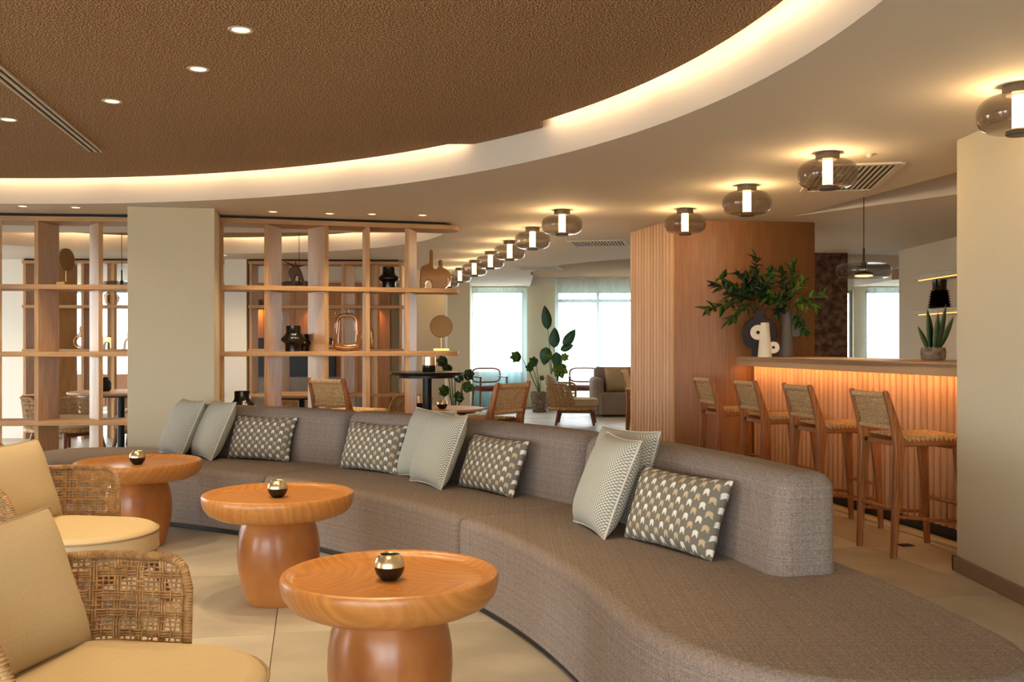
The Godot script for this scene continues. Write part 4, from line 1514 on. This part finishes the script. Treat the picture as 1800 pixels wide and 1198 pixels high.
	# pendant over the bar
	pendant("smoked glass pendant lamp hanging over the bar", V(2.82, CEIL + 0.28, 7.98), 0.79, 0.213, 0.30)
	# lit wall shelves behind the bar
	var sh := thing("wall_shelf", "lit upper wall shelf behind the bar", "shelf", V(4.62, 1.98, 10.0))
	part("board", bx(Vector3(0.30, 0.05, 2.2), Vector3(0, 0.03, 0)), M.vent_white, sh)
	part("light_strip", bx(Vector3(0.02, 0.008, 2.1), Vector3(-0.10, 0.0, 0), 0.001), M.bar_led, sh)
	area(sh, Vector3(-0.10, -0.006, 0), Vector3(0.15, -1, 0), Vector2(0.02, 2.1), 0.12, Color(1.0, 0.72, 0.4))
	var sh2 := thing("wall_shelf", "lit lower wall shelf behind the bar", "shelf", V(4.62, 1.60, 10.0))
	part("board", bx(Vector3(0.30, 0.05, 2.2), Vector3(0, 0.03, 0)), M.vent_white, sh2)
	part("light_strip", bx(Vector3(0.02, 0.008, 2.1), Vector3(-0.10, 0.0, 0), 0.001), M.bar_led, sh2)
	area(sh2, Vector3(-0.10, -0.006, 0), Vector3(0.15, -1, 0), Vector2(0.02, 2.1), 0.12, Color(1.0, 0.72, 0.4))
	var bv := thing("ribbed_vase", "tall black ribbed vase on the lit wall shelf", "vase", V(4.56, 1.655, 10.62))
	var pr := [Vector2(0, 0), Vector2(0.10, 0.0)]
	for i in 7:
		pr.append(Vector2(0.125 - i * 0.004, 0.02 + i * 0.028)); pr.append(Vector2(0.10 - i * 0.004, 0.034 + i * 0.028))
	pr.append_array([Vector2(0.07, 0.22), Vector2(0.075, 0.31), Vector2(0.06, 0.31), Vector2(0, 0.25)])
	part("body", lat(pr, 32), M.black_glaze, bv)

func pendant(label: String, at: Vector3, drop: float, r: float, e: float) -> void:
	var o := thing("pendant_lamp", label, "lamp", at, 0.0, "smoked glass pendants")
	var c := MB.new()
	c.tube(PackedVector3Array([Vector3.ZERO, Vector3(0, -drop + 0.02, 0)]), 0.0035, 6)
	part("cord", c, M.black_metal, o)
	var st := MB.new()
	st.tube(PackedVector3Array([Vector3(0, -drop + 0.13, 0), Vector3(0, -drop, 0)]), 0.009, 8)
	part("stem", st, M.black_metal, o)
	var g := [Vector2(0.03, -drop)]
	for k in 11:
		var a := PI * 0.5 - PI * k / 10.0
		g.append(Vector2(r - 0.04 + 0.04 * cos(a), -drop - 0.055 + 0.055 * sin(a)))
	g.append(Vector2(r - 0.06, -drop - 0.112))
	g.reverse()
	part("shade", lat(g, 48), M.smoked_glass, o)
	part("light_disc", lat([Vector2(0, -drop - 0.1), Vector2(0.068, -drop - 0.1), Vector2(0.07, -drop - 0.092), Vector2(0, -drop - 0.088)], 28), M.pendant_disc, o)
	part("lamp_holder", lat([Vector2(0, -drop - 0.087), Vector2(0.072, -drop - 0.087), Vector2(0.072, -drop - 0.075), Vector2(0.02, -drop - 0.06), Vector2(0.02, -drop + 0.004), Vector2(0, -drop + 0.004)], 28), M.bronze_metal, o)
	spot(o, Vector3(0, -drop - 0.11, 0), e * 3.0, 70, 0.06)

func small_fittings() -> void:
	var s := thing("ceiling_sensor", "tiny round sensor on the pale ceiling near the lamps", "sensor", V(2.168, CEIL, 6.04))
	part("cap", lat([Vector2(0, -0.022), Vector2(0.012, -0.02), Vector2(0.018, -0.012), Vector2(0.026, -0.008), Vector2(0.028, 0.0), Vector2(0, 0.0)], 20), M.vent_white, s)
	var f := thing("floor_outlet", "small dark outlet plate set in the floor by the bar stool", "outlet", V(2.50, 0.0, 6.33), 0.2)
	part("plate", bx(Vector3(0.09, 0.004, 0.07), Vector3(0, 0.002, 0), 0.001), M.vent_dark, f)
	part("lid", bx(Vector3(0.07, 0.003, 0.05), Vector3(0, 0.0055, 0), 0.001), M.black_metal, f)

# ---------------------------------------------------------------- vases and sculptures on the shelves
func black_vase(at: Vector3, label: String, s := 1.0) -> void:
	var o := thing("black_vase", label, "vase", at, 0.0, "black waisted vases")
	var p := []
	for q in [[0, 0], [0.072, 0.0], [0.075, 0.004], [0.075, 0.06], [0.08, 0.075], [0.10, 0.088], [0.112, 0.10], [0.114, 0.112], [0.108, 0.125], [0.09, 0.142], [0.074, 0.16], [0.067, 0.18], [0.068, 0.235], [0.064, 0.238], [0.058, 0.236], [0.055, 0.17], [0, 0.15]]:
		p.append(Vector2(q[0], q[1]) * s)
	part("body", lat(p, 40), M.black_glaze, o)

func disc_sculpture(at: Vector3, yaw: float, label: String, r: float) -> void:
	var o := thing("disc_sculpture", label, "sculpture", at, yaw, "disc sculptures on stands")
	part("base", bx(Vector3(0.15, 0.028, 0.09), Vector3(0, 0.014, 0), 0.003), M.brass, o)
	var st := MB.new()
	st.tube(PackedVector3Array([Vector3(0, 0.026, 0), Vector3(0, 0.14, 0)]), 0.006, 8)
	part("stem", st, M.brass, o)
	var d := MB.new()
	# pleated straw disc
	var rows := []
	var k := 120
	for ring in 8:
		var row := PackedVector3Array()
		var t := [0.0, 0.12, 0.9, 1.0, 1.0, 0.9, 0.12, 0.0][ring] as float
		var sgn := 1.0 if ring < 4 else -1.0
		for i in k:
			var a := TAU * i / k
			var z := sgn * (0.016 - 0.008 * t + (0.0035 if i % 2 else 0.0) * t)
			row.append(Vector3(cos(a) * r * t, 0.13 + r + sin(a) * r * t, z))
		rows.append(row)
	d.grid(rows, true, false, true)
	part("disc", d, M.raffia, o)

func outline_vase(called: String, label: String, at: Vector3, yaw: float, poly: PackedVector2Array, t: float, m: Material, group: String) -> Node3D:
	var o := thing(called, label, "vase", at, yaw, group)
	var b := MB.new()
	b.plate(poly, t, Transform3D.IDENTITY, 0.42)
	part("body", b, m, o)
	return o

func smooth(pts: Array, k := 6) -> PackedVector2Array:        # closed Catmull-Rom
	var o := PackedVector2Array()
	var n := pts.size()
	for i in n:
		var p0: Vector2 = pts[(i - 1 + n) % n]; var p1: Vector2 = pts[i]; var p2: Vector2 = pts[(i + 1) % n]; var p3: Vector2 = pts[(i + 2) % n]
		for j in k:
			o.append(p1.cubic_interpolate(p2, p0, p3, float(j) / k))
	return o

func ring_bottle(at: Vector3, yaw: float, label: String, w0: float, w1: float, h: float, tube_r: float, m: Material, neck := true) -> void:
	var o := thing("ring_bottle", label, "vase", at, yaw, "glass ring bottles")
	var b := MB.new()
	var path := PackedVector3Array(); var rad := PackedFloat32Array()
	var y0 := tube_r * 1.5
	var pts := smooth([Vector2(-w0, y0 + 0.03), Vector2(-w0 + 0.05, y0), Vector2(w0 - 0.05, y0), Vector2(w0, y0 + 0.03), Vector2(lerpf(w0, w1, 0.6), h * 0.6), Vector2(w1, h - 0.05), Vector2(w1 - 0.04, h - 0.012), Vector2(-w1 + 0.04, h - 0.012), Vector2(-w1, h - 0.05), Vector2(-lerpf(w0, w1, 0.6), h * 0.6)], 6)
	for p in pts:
		path.append(Vector3(p.x, p.y, 0))
		rad.append(tube_r * lerpf(1.5, 0.8, clampf(p.y / h * 2.2, 0, 1)))
	b.tube(path, rad, 14, true, 1.0, Vector3(0, 0, 1))
	part("body", b, m, o)
	if neck:
		var nk := MB.new()
		nk.lathe(PackedVector2Array([Vector2(0.02, h - 0.005), Vector2(0.012, h + 0.012), Vector2(0.012, h + 0.045), Vector2(0.017, h + 0.052), Vector2(0.010, h + 0.052)]), 16)
		part("neck", nk, m, o)

func shelf_decor() -> void:
	var y2: float = TOPS[2]; var y1: float = TOPS[1]; var y0: float = TOPS[0]
	# middle unit
	black_vase(V(-1.17, y2, 9.45), "black waisted vase on the top shelf of the middle shelves", 0.86)
	black_vase(V(-2.02, y1, 9.2), "black waisted vase on the middle shelf, left of the slanted fin", 1.0)
	black_vase(V(-1.96, y1, 9.36), "smaller black vase tucked behind another on the middle shelf", 0.68)
	black_vase(V(-2.46, y0, 9.08), "black waisted vase low behind the sofa beside the pillar", 1.05)
	var amber := PackedVector2Array()
	amber = smooth([Vector2(-0.145, 0.0), Vector2(-0.10, 0.0), Vector2(-0.092, 0.06), Vector2(-0.06, 0.085), Vector2(-0.035, 0.05), Vector2(-0.025, 0.0), Vector2(0.06, 0.0), Vector2(0.10, 0.012), Vector2(0.145, 0.07), Vector2(0.145, 0.15), Vector2(0.10, 0.19), Vector2(0.07, 0.21), Vector2(0.065, 0.27), Vector2(0.03, 0.275), Vector2(0.028, 0.215), Vector2(0.0, 0.19), Vector2(-0.022, 0.22), Vector2(-0.022, 0.36), Vector2(-0.055, 0.365), Vector2(-0.06, 0.26), Vector2(-0.085, 0.235), Vector2(-0.135, 0.21), Vector2(-0.147, 0.12)], 4)
	outline_vase("amber_vase", "amber glass vase with two necks at the rounded shelf end", V(-0.735, y2, 9.56), 0.05, amber, 0.10, M.amber_glass, "")
	ring_bottle(V(-1.545, y1, 9.32), 0.1, "bronze glass bottle shaped as a tall open ring on the middle shelf", 0.105, 0.085, 0.345, 0.026, M.amber_glass)
	disc_sculpture(V(-0.68, y1, 9.57), 0.05, "pleated straw disc on a brass stand at the rounded shelf end", 0.108)
	# carved bird
	var bird := thing("bird_sculpture", "dark carved wooden bird on the top shelf of the middle shelves", "sculpture", V(-2.00, y2, 9.2), 0.15)
	part("base", bx(Vector3(0.16, 0.012, 0.08), Vector3(0, 0.006, 0), 0.002), M.carved_wood, bird)
	var body := MB.new()
	var bp := smooth([Vector2(-0.02, 0.01), Vector2(-0.005, 0.01), Vector2(0.0, 0.08), Vector2(0.02, 0.1), Vector2(0.075, 0.02), Vector2(0.085, 0.03), Vector2(0.06, 0.12), Vector2(0.04, 0.17), Vector2(0.02, 0.19), Vector2(-0.03, 0.19), Vector2(-0.06, 0.15), Vector2(-0.055, 0.10)], 4)
	body.plate(bp, 0.05, Transform3D.IDENTITY, 0.4)
	part("body", body, M.carved_wood, bird)
	for s in [[-0.10, 0.235], [-0.0, 0.24], [0.085, 0.205]]:
		var cr := MB.new()
		cr.tube(PackedVector3Array([Vector3(0.0, 0.185, 0), Vector3(s[0], s[1], 0)]), PackedFloat32Array([0.014, 0.003]), 8)
		part("feather", cr, M.carved_wood, bird)
	# left unit
	disc_sculpture(V(-4.0, y2, 8.93), deg_to_rad(74), "straw disc on a brass stand on the left shelves", 0.10)
	# far left unit
	var dk := PackedVector2Array()
	dk = smooth([Vector2(-0.05, 0.0), Vector2(0.05, 0.0), Vector2(0.10, 0.07), Vector2(0.105, 0.13), Vector2(0.05, 0.20), Vector2(0.012, 0.24), Vector2(0.01, 0.31), Vector2(-0.01, 0.31), Vector2(-0.012, 0.24), Vector2(-0.05, 0.20), Vector2(-0.105, 0.13), Vector2(-0.10, 0.07)], 5)
	donut("golden teardrop vase with a round hole on the far left shelves", V(-5.90, y1, 13.62), dk, Vector2(0.0, 0.1), 0.055, 0.08)
	var dk2 := smooth([Vector2(-0.06, 0.0), Vector2(0.05, 0.0), Vector2(0.09, 0.06), Vector2(0.10, 0.11), Vector2(0.05, 0.165), Vector2(-0.05, 0.17), Vector2(-0.11, 0.15), Vector2(-0.10, 0.06)], 5)
	donut("golden round vase with a hole on the upper far left shelf", V(-5.47, y2, 13.62), dk2, Vector2(0.01, 0.085), 0.055, 0.08)
	var el := smooth([Vector2(-0.10, 0.0), Vector2(-0.055, 0.0), Vector2(-0.045, 0.07), Vector2(-0.01, 0.09), Vector2(0.025, 0.07), Vector2(0.03, 0.0), Vector2(0.09, 0.0), Vector2(0.10, 0.08), Vector2(0.085, 0.15), Vector2(0.0, 0.175), Vector2(-0.085, 0.16), Vector2(-0.105, 0.09)], 4)
	outline_vase("arched_vase", "golden glass arched animal shape on the far left shelves", V(-5.51, y1, 13.6), 0.0, el, 0.08, M.gold_glass, "golden animal shapes")
	var lm := smooth([Vector2(-0.085, 0.0), Vector2(-0.055, 0.0), Vector2(-0.05, 0.07), Vector2(-0.01, 0.14), Vector2(0.03, 0.07), Vector2(0.04, 0.0), Vector2(0.075, 0.0), Vector2(0.07, 0.12), Vector2(0.035, 0.19), Vector2(0.05, 0.25), Vector2(0.03, 0.30), Vector2(-0.005, 0.285), Vector2(-0.015, 0.23), Vector2(-0.035, 0.17), Vector2(-0.075, 0.10)], 4)
	outline_vase("arched_vase", "taller golden glass arched animal shape beside the pillar", V(-5.20, y1, 13.52), 0.0, lm, 0.07, M.gold_glass, "golden animal shapes")
	# far middle unit
	ring_bottle(V(-1.995, y1, 13.68), 0.0, "small golden glass ring bottle on the far middle shelves", 0.085, 0.06, 0.29, 0.02, M.gold_glass, false)
	ring_bottle(V(-2.42, y1, 13.68), 0.0, "golden glass ring bottle hidden partly behind the bronze bottle", 0.12, 0.10, 0.46, 0.022, M.gold_glass, true)

func donut(label: String, at: Vector3, outer: PackedVector2Array, c: Vector2, hr: float, t: float) -> void:
	var o := thing("donut_vase", label, "vase", at, 0.0, "golden vases with a hole")
	var rows := []
	var n := outer.size()
	for i in n:
		var p := outer[i]
		var d := (p - c).normalized()
		var q := c + d * minf(hr, (p - c).length() * 0.6)
		var row := PackedVector3Array()
		for k in 12:
			var a := TAU * k / 12.0
			var mid := (p + q) * 0.5; var half := (p - q) * 0.5
			var e := mid + half * cos(a)
			row.append(Vector3(e.x, e.y, sin(a) * t * 0.5))
		rows.append(row)
	var m := MB.new()
	m.grid(rows, true, true, false)
	part("body", m, M.gold_glass, o)

# ---------------------------------------------------------------- bar table and the far lounge
func round_table(called: String, label: String, at: Vector3, r: float, h: float, top_mat: Material, leg_mat: Material) -> void:
	var o := thing(called, label, "table", at)
	part("top", lat([Vector2(0, h - 0.028), Vector2(r - 0.012, h - 0.028), Vector2(r, h - 0.012), Vector2(r, h - 0.004), Vector2(r - 0.004, h), Vector2(0, h)], 56), top_mat, o)
	part("support_plate", lat([Vector2(0, h - 0.05), Vector2(r * 0.8, h - 0.05), Vector2(r * 0.8, h - 0.028), Vector2(0, h - 0.028)], 40), leg_mat, o)
	part("post", lat([Vector2(0.04, 0.02), Vector2(0.04, h - 0.05)], 24), leg_mat, o)
	part("foot", lat([Vector2(0, 0), Vector2(0.26, 0), Vector2(0.26, 0.012), Vector2(0.06, 0.03), Vector2(0, 0.03)], 40), leg_mat, o)

func candle_jar(at: Vector3, label: String, s := 1.0) -> void:
	var o := thing("candle_jar", label, "candle holder", at, 0.0, "candle jars")
	part("dark_base", lat([Vector2(0, 0), Vector2(0.054 * s, 0), Vector2(0.056 * s, 0.004), Vector2(0.056 * s, 0.055 * s), Vector2(0, 0.055 * s)], 28), M.dark_glass, o)
	part("silver_glass", lat([Vector2(0.056 * s, 0.055 * s), Vector2(0.055 * s, 0.125 * s), Vector2(0.051 * s, 0.125 * s), Vector2(0.05 * s, 0.058 * s), Vector2(0, 0.057 * s)], 28), M.silver_gold, o)

func potted_tall(label: String, at: Vector3, pot_r: float, pot_h: float, square: bool) -> Node3D:
	var o := thing("potted_plant", label, "potted plant", at)
	if square:
		var m := MB.new()
		var a := pot_r * 0.8
		var o0 := rrect(-a, -a, a, a, [Vector2(0.02, 0.02), Vector2(0.02, 0.02), Vector2(0.02, 0.02), Vector2(0.02, 0.02)], 3)
		var b := pot_r
		var o1 := rrect(-b, -b, b, b, [Vector2(0.02, 0.02), Vector2(0.02, 0.02), Vector2(0.02, 0.02), Vector2(0.02, 0.02)], 3)
		m.puff(o0, o1, 0, pot_h, 0.01, 0.012, 3)
		part("pot", m, M.rough_pot, o)
	else:
		part("pot", lat([Vector2(0, 0), Vector2(pot_r * 0.72, 0), Vector2(pot_r * 0.8, 0.01), Vector2(pot_r, pot_h * 0.85), Vector2(pot_r * 0.97, pot_h), Vector2(pot_r * 0.88, pot_h), Vector2(pot_r * 0.86, pot_h - 0.05), Vector2(0, pot_h - 0.05)], 28), M.rough_pot, o)
	return o

func stalk_leaf(o: Node3D, base: Vector3, tip: Vector3, ldir: Vector3, ln: float, w: float, m: Material, split := false) -> void:
	var st := MB.new()
	var mid := base.lerp(tip, 0.5) + Vector3(0, 0.03, 0)
	st.tube(PackedVector3Array([base, mid, tip]), PackedFloat32Array([0.012, 0.009, 0.006]), 6)
	var s := part("stalk", st, M.leaf_mid, o)
	var lm := MB.new()
	if split:
		# monstera: lobes round a heart
		var dir := ldir.normalized()
		var side := dir.cross(Vector3(0.1, 0.25, 1)).normalized()
		for i in 7:
			var t := i / 6.0
			var ang := lerpf(-2.2, 2.2, t)
			var d := dir * cos(ang) + side * sin(ang)
			leaf(lm, tip + dir * ln * 0.28, d, Vector3(0.1, 0.25, 1), ln * (0.5 + 0.24 * cos(ang)), w * 0.6, 0.08, 0.02, 5)
	else:
		leaf(lm, tip, ldir, Vector3(0.15, 0.2, 1), ln, w, 0.08, 0.1, 8)
	part("leaf", lm, m, s)

func far_lounge() -> void:
	round_table("bar_table", "tall round black bar table behind the sofa", V(-0.715, 0, 8.4), 0.315, 1.045, M.table_black, M.black_metal)
	candle_jar(V(-0.70, 1.045, 8.4), "silver and black glass candle jar on the black bar table")
	round_table("low_table", "low pale round table just showing behind the sofa", V(-0.72, 0, 10.6), 0.42, 0.60, M.oak_h, M.black_metal)
	candle_jar(V(-0.99, 0.60, 10.55), "dark candle jar on the low table behind the sofa", 1.0)
	votive(V(-0.73, 0.60, 10.4), "gold votive on the low table behind the sofa", 1.15)
	# planter with climbing monstera beside the beige pier
	var pl := potted_tall("climbing monstera in a tall grey square planter by the beige wall", V(-0.85, 0, 14.9), 0.17, 0.34, true)
	for l in [[-0.10, 0.55, 0.0, -0.4], [0.12, 0.62, 0.04, 0.7], [0.0, 0.75, 0.05, 0.3], [-0.12, 1.0, 0.0, -0.8], [0.13, 0.8, 0.0, 0.9], [0.02, 0.45, 0.1, 0.2], [-0.06, 0.86, 0.04, -0.3]]:
		stalk_leaf(pl, Vector3(l[0] * 0.4, 0.32, 0), Vector3(l[0], l[1], l[2]), Vector3(l[3], 0.2, 0.2), 0.17, 0.15, M.leaf_mid if l[1] < 0.7 else M.leaf_dark, true)
	# tall bird of paradise and monstera by the window pier
	var bp := potted_tall("tall broad leaved plant in a square stone pot between the far windows", V(0.83, 0, 19.25), 0.17, 0.42, true)
	for l in [[-0.14, 1.55, -0.12, 1.0, 0.48, 0.20], [0.16, 1.22, 0.55, 0.8, 0.42, 0.20], [-0.02, 1.20, 0.05, 1.0, 0.40, 0.22], [-0.16, 1.22, -0.1, -0.7, 0.36, 0.24], [0.02, 1.12, 0.1, -0.8, 0.34, 0.22], [0.1, 1.16, 0.9, 0.35, 0.28, 0.15]]:
		stalk_leaf(bp, Vector3(l[0] * 0.2, 0.4, 0), Vector3(l[0], l[1], 0.03), Vector3(l[2], l[3], 0.05), l[4], l[5], M.leaf_blue)
	for l in [[0.05, 0.9, 0.1, -0.3, 0.30], [0.12, 1.0, 0.5, 0.2, 0.16], [-0.05, 1.02, -0.6, 0.2, 0.14]]:
		stalk_leaf(bp, Vector3(0.02, 0.4, 0.05), Vector3(l[0], l[1], 0.1), Vector3(l[2], l[3], 0.05), l[4], l[4] * 0.8, M.leaf_light, true)
	var mp := potted_tall("small monstera in a round stone pot beside the tall plant", V(0.52, 0, 18.75), 0.17, 0.38, false)
	for l in [[-0.06, 0.88, -0.2, 0.2, 0.2], [-0.12, 0.82, -0.5, 0.1, 0.16], [-0.35, 1.05, -0.8, -0.1, 0.22], [0.02, 0.6, 0.3, 0.5, 0.1]]:
		stalk_leaf(mp, Vector3(0, 0.33, 0), Vector3(l[0], l[1], 0.02), Vector3(l[2], l[3], 0.1), l[4], l[4] * 0.8, M.leaf_mid, true)
	# wicker armchair by the far sofa
	var c := again(arm_proto, Vector3.ZERO, 0, "woven cane armchair with a cream cushion in the far lounge", "wicker_armchair")
	place_chair(c, Vector2(1.02, 15.9), Vector2(0.99, -0.12))
	# far sofa
	var s := thing("far_sofa", "brown sofa with a low back in front of the far curtains", "sofa", V(2.75, 0, 17.9))
	var sm := MB.new()
	var so := rrect(-1.25, -0.42, 1.25, 0.48, [Vector2(0.08, 0.08), Vector2(0.08, 0.08), Vector2(0.08, 0.08), Vector2(0.08, 0.08)], 5, 4)
	sm.puff(so, so, 0.04, 0.42, 0.02, 0.05, 4)
	part("seat", sm, M.sofa_cloth, s)
	var sb := MB.new()
	var bo := rrect(-1.25, -0.46, 1.25, -0.22, [Vector2(0.08, 0.08), Vector2(0.08, 0.08), Vector2(0.08, 0.08), Vector2(0.08, 0.08)], 5, 4)
	sb.puff(bo, bo, 0.3, 0.86, 0.02, 0.07, 4)
	part("backrest", sb, M.sofa_cloth, s)
	var sa := MB.new()
	var ao := rrect(-1.33, -0.44, -1.13, 0.46, [Vector2(0.08, 0.08), Vector2(0.08, 0.08), Vector2(0.08, 0.08), Vector2(0.08, 0.08)], 5, 4)
	sa.puff(ao, ao, 0.04, 0.68, 0.02, 0.08, 4)
	part("armrest", sa, M.sofa_cloth, s)
	part("foot", bx(Vector3(2.3, 0.04, 0.8), Vector3(0, 0.02, 0)), M.plinth, s)
	for k in [[-0.83, "left"], [-0.34, "right"]]:
		var q := thing("square_cushion", "plain beige square cushion, %s of the pair on the far sofa" % k[1], "cushion", V(2.75 + k[0], 0.42, 17.90), 0.0, "cushions on the far sofa")
		q.basis = Basis(Vector3.UP, PI + (0.25 if k[1] == "left" else -0.1)) * Basis(Vector3.RIGHT, 0.28)
		cushion(q, 0.48, 0.46, 0.17, M.cushion_grey, M.piping_tan, 0.23)
	# bentwood cane chair by the window
	bent_chair("bentwood cane backed chair with a rose seat by the window", Vector2(-0.42, 19.0), facing(0.35, -0.94))
	bent_chair("bentwood cane backed chair half hidden behind the far sofa", Vector2(1.38, 19.15), facing(-0.1, -0.99))

func bent_chair(label: String, at: Vector2, yaw: float) -> void:
	var o := thing("bentwood_chair", label, "chair", V(at.x, 0, at.y), yaw, "bentwood cane chairs")
	for sx in [-1, 1]:
		for sz in [-1, 1]:
			var l := MB.new()
			var htop := 0.64 if sz < 0 else 0.46
			l.tube(PackedVector3Array([Vector3(sx * 0.28, 0, sz * 0.24), Vector3(sx * 0.26, htop, sz * 0.21)]), PackedFloat32Array([0.014, 0.02]), 8)
			part("leg", l, M.teak_dark, o)
		part("armrest", bx(Vector3(0.05, 0.022, 0.46), Vector3(sx * 0.265, 0.65, 0.0), 0.008), M.teak_dark, o)
	var seat := MB.new()
	var so := rrect(-0.26, -0.24, 0.26, 0.24, [Vector2(0.08, 0.08), Vector2(0.08, 0.08), Vector2(0.1, 0.1), Vector2(0.1, 0.1)], 5)
	seat.puff(so, so, 0.385, 0.43, 0.01, 0.01, 3)
	part("seat_frame", seat, M.teak_dark, o)
	var cu := MB.new()
	cu.puff(so, so, 0.43, 0.485, 0.02, 0.025, 4)
	part("seat_cushion", cu, M.rose_cloth, o)
	# curved oval back ring with a cane panel
	var ring := PackedVector3Array()
	var rows := []
	for i in 40:
		var a := TAU * i / 40.0
		var x := 0.28 * signf(cos(a)) * pow(absf(cos(a)), 0.5)
		var y := 0.675 + 0.135 * signf(sin(a)) * pow(absf(sin(a)), 0.5)
		ring.append(Vector3(x, y, 0.30 - x * x * 1.1))
	var rm := MB.new()
	rm.tube(ring, 0.015, 8, true, 1.0, Vector3(0, 0, 1))
	part("back_ring", rm, M.teak_dark, o)
	var cn := MB.new()
	for i in 24:
		var x := lerpf(-0.255, 0.255, i / 23.0)
		cn.tube(PackedVector3Array([Vector3(x, 0.55, 0.30 - x * x * 1.1), Vector3(x, 0.80, 0.30 - x * x * 1.1)]), 0.003, 3)
	for i in 12:
		var y := lerpf(0.555, 0.795, i / 11.0)
		var p := PackedVector3Array()
		for k in 9:
			var x := lerpf(-0.265, 0.265, k / 8.0)
			p.append(Vector3(x, y, 0.303 - x * x * 1.1))
		cn.tube(p, 0.003, 3)
	part("cane_panel", cn, M.cord, o)

# ---------------------------------------------------------------- dining room and back lounge
func dining() -> void:
	round_table("dining_table", "round oak dining table seen through the left shelves", V(-4.38, 0, 11.15), 0.56, 0.75, M.oak_h, M.black_metal)
	round_table("dining_table", "round oak dining table seen through the middle shelves", V(-2.38, 0, 11.25), 0.5, 0.72, M.oak_h, M.black_metal)
	var bv := thing("black_jar", "squat black jar on the dining table behind the left shelves", "vase", V(-4.57, 0.75, 11.15))
	part("body", lat([Vector2(0, 0), Vector2(0.06, 0), Vector2(0.075, 0.02), Vector2(0.078, 0.09), Vector2(0.06, 0.125), Vector2(0.045, 0.13), Vector2(0.05, 0.155), Vector2(0.042, 0.155), Vector2(0, 0.1)], 32), M.black_metal, bv)
	pendant("smoked glass pendant over the dining table behind the middle shelves", V(-2.405, RAISED + 0.01, 11.25), 0.65, 0.22, 0.30)
	pendant("smoked glass pendant over the dining table behind the left shelves", V(-4.39, RAISED + 0.01, 11.2), 0.65, 0.22, 0.30)
	var spots := [[-5.32, 11.9, 0.9, -0.4, "woven cane armchair at the left of the far dining table"], [-4.55, 12.35, 0.1, -1.0, "woven cane armchair behind the far dining table, by the pillar"], [-2.60, 12.25, 0.1, -1.0, "woven cane armchair behind the dining table of the middle shelves"], [-1.42, 11.7, -0.95, -0.3, "woven cane armchair right of the dining table of the middle shelves"]]
	for s in spots:
		var c := again(arm_proto, Vector3.ZERO, 0, s[4], "wicker_armchair")
		c.get_node("back_cushion").free()
		place_chair(c, Vector2(s[0], s[1]), Vector2(s[2], s[3]))
	# television on the panelled wall, low sofa before it
	var tv := thing("wall_screen", "dark flat screen on the panelled wall of the back lounge", "screen", V(-4.1, 0.95, 18.77))
	part("bezel", bx(Vector3(1.55, 0.88, 0.05), Vector3(0, 0, 0.0), 0.004), M.black_metal, tv)
	part("screen", bx(Vector3(1.51, 0.84, 0.006), Vector3(0, 0, 0.026), 0.001), M.screen_blue, tv)
	var s := thing("low_sofa", "brown low sofa in the back lounge behind the far shelves", "sofa", V(-3.75, 0, 17.2))
	var sm := MB.new()
	var so := rrect(-1.1, -0.42, 1.1, 0.42, [Vector2(0.08, 0.08), Vector2(0.08, 0.08), Vector2(0.08, 0.08), Vector2(0.08, 0.08)], 5, 3)
	sm.puff(so, so, 0.04, 0.42, 0.02, 0.05, 4)
	part("seat", sm, M.sofa_cloth, s)
	var sb := MB.new()
	var bo := rrect(-1.1, 0.2, 1.1, 0.44, [Vector2(0.08, 0.08), Vector2(0.08, 0.08), Vector2(0.08, 0.08), Vector2(0.08, 0.08)], 5, 3)
	sb.puff(bo, bo, 0.3, 0.72, 0.02, 0.07, 4)
	part("backrest", sb, M.sofa_cloth, s)
	part("foot", bx(Vector3(2.0, 0.04, 0.7), Vector3(0, 0.02, 0)), M.plinth, s)
	# wall washers of the back lounge
	var k := 0
	for x in [-4.75, -3.75, -2.6]:
		var o := thing("wall_sconce", "warm wall light high on the panelled wall, %s" % ["left", "middle", "right"][k], "lamp", V(x, 2.05, 18.72), 0.0, "wall lights on the panelled wall")
		part("shade", lat([Vector2(0.05, -0.06), Vector2(0.05, 0.06), Vector2(0.046, 0.06), Vector2(0.046, -0.06), Vector2(0.05, -0.06)], 20), M.bronze_metal, o)
		part("lamp_disc", lat([Vector2(0, -0.01), Vector2(0.045, -0.01), Vector2(0.045, 0.01), Vector2(0, 0.01)], 20), M.pendant_disc, o)
		part("bracket", bx(Vector3(0.03, 0.03, 0.06), Vector3(0, 0, -0.075), 0.003), M.bronze_metal, o)
		spot(o, Vector3(0, -0.03, 0), 0.9, 60, 0.04, Color(1.0, 0.66, 0.32))
		k += 1
	var sd := thing("sideboard", "low wooden sideboard far behind the left shelves", "cabinet", V(-7.2, 0, 18.6))
	part("body", bx(Vector3(1.8, 0.6, 0.42), Vector3(0, 0.42, 0)), M.panel_wood, sd)
	for i in 3:
		part("door", bx(Vector3(0.58, 0.54, 0.02), Vector3(-0.6 + 0.6 * i, 0.42, 0.215)), M.panel_wood, sd)
	for i in 4:
		part("leg", bx(Vector3(0.04, 0.12, 0.04), Vector3(-0.85 if i % 2 else 0.85, 0.06, -0.16 if i < 2 else 0.16)), M.teak_dark, sd)
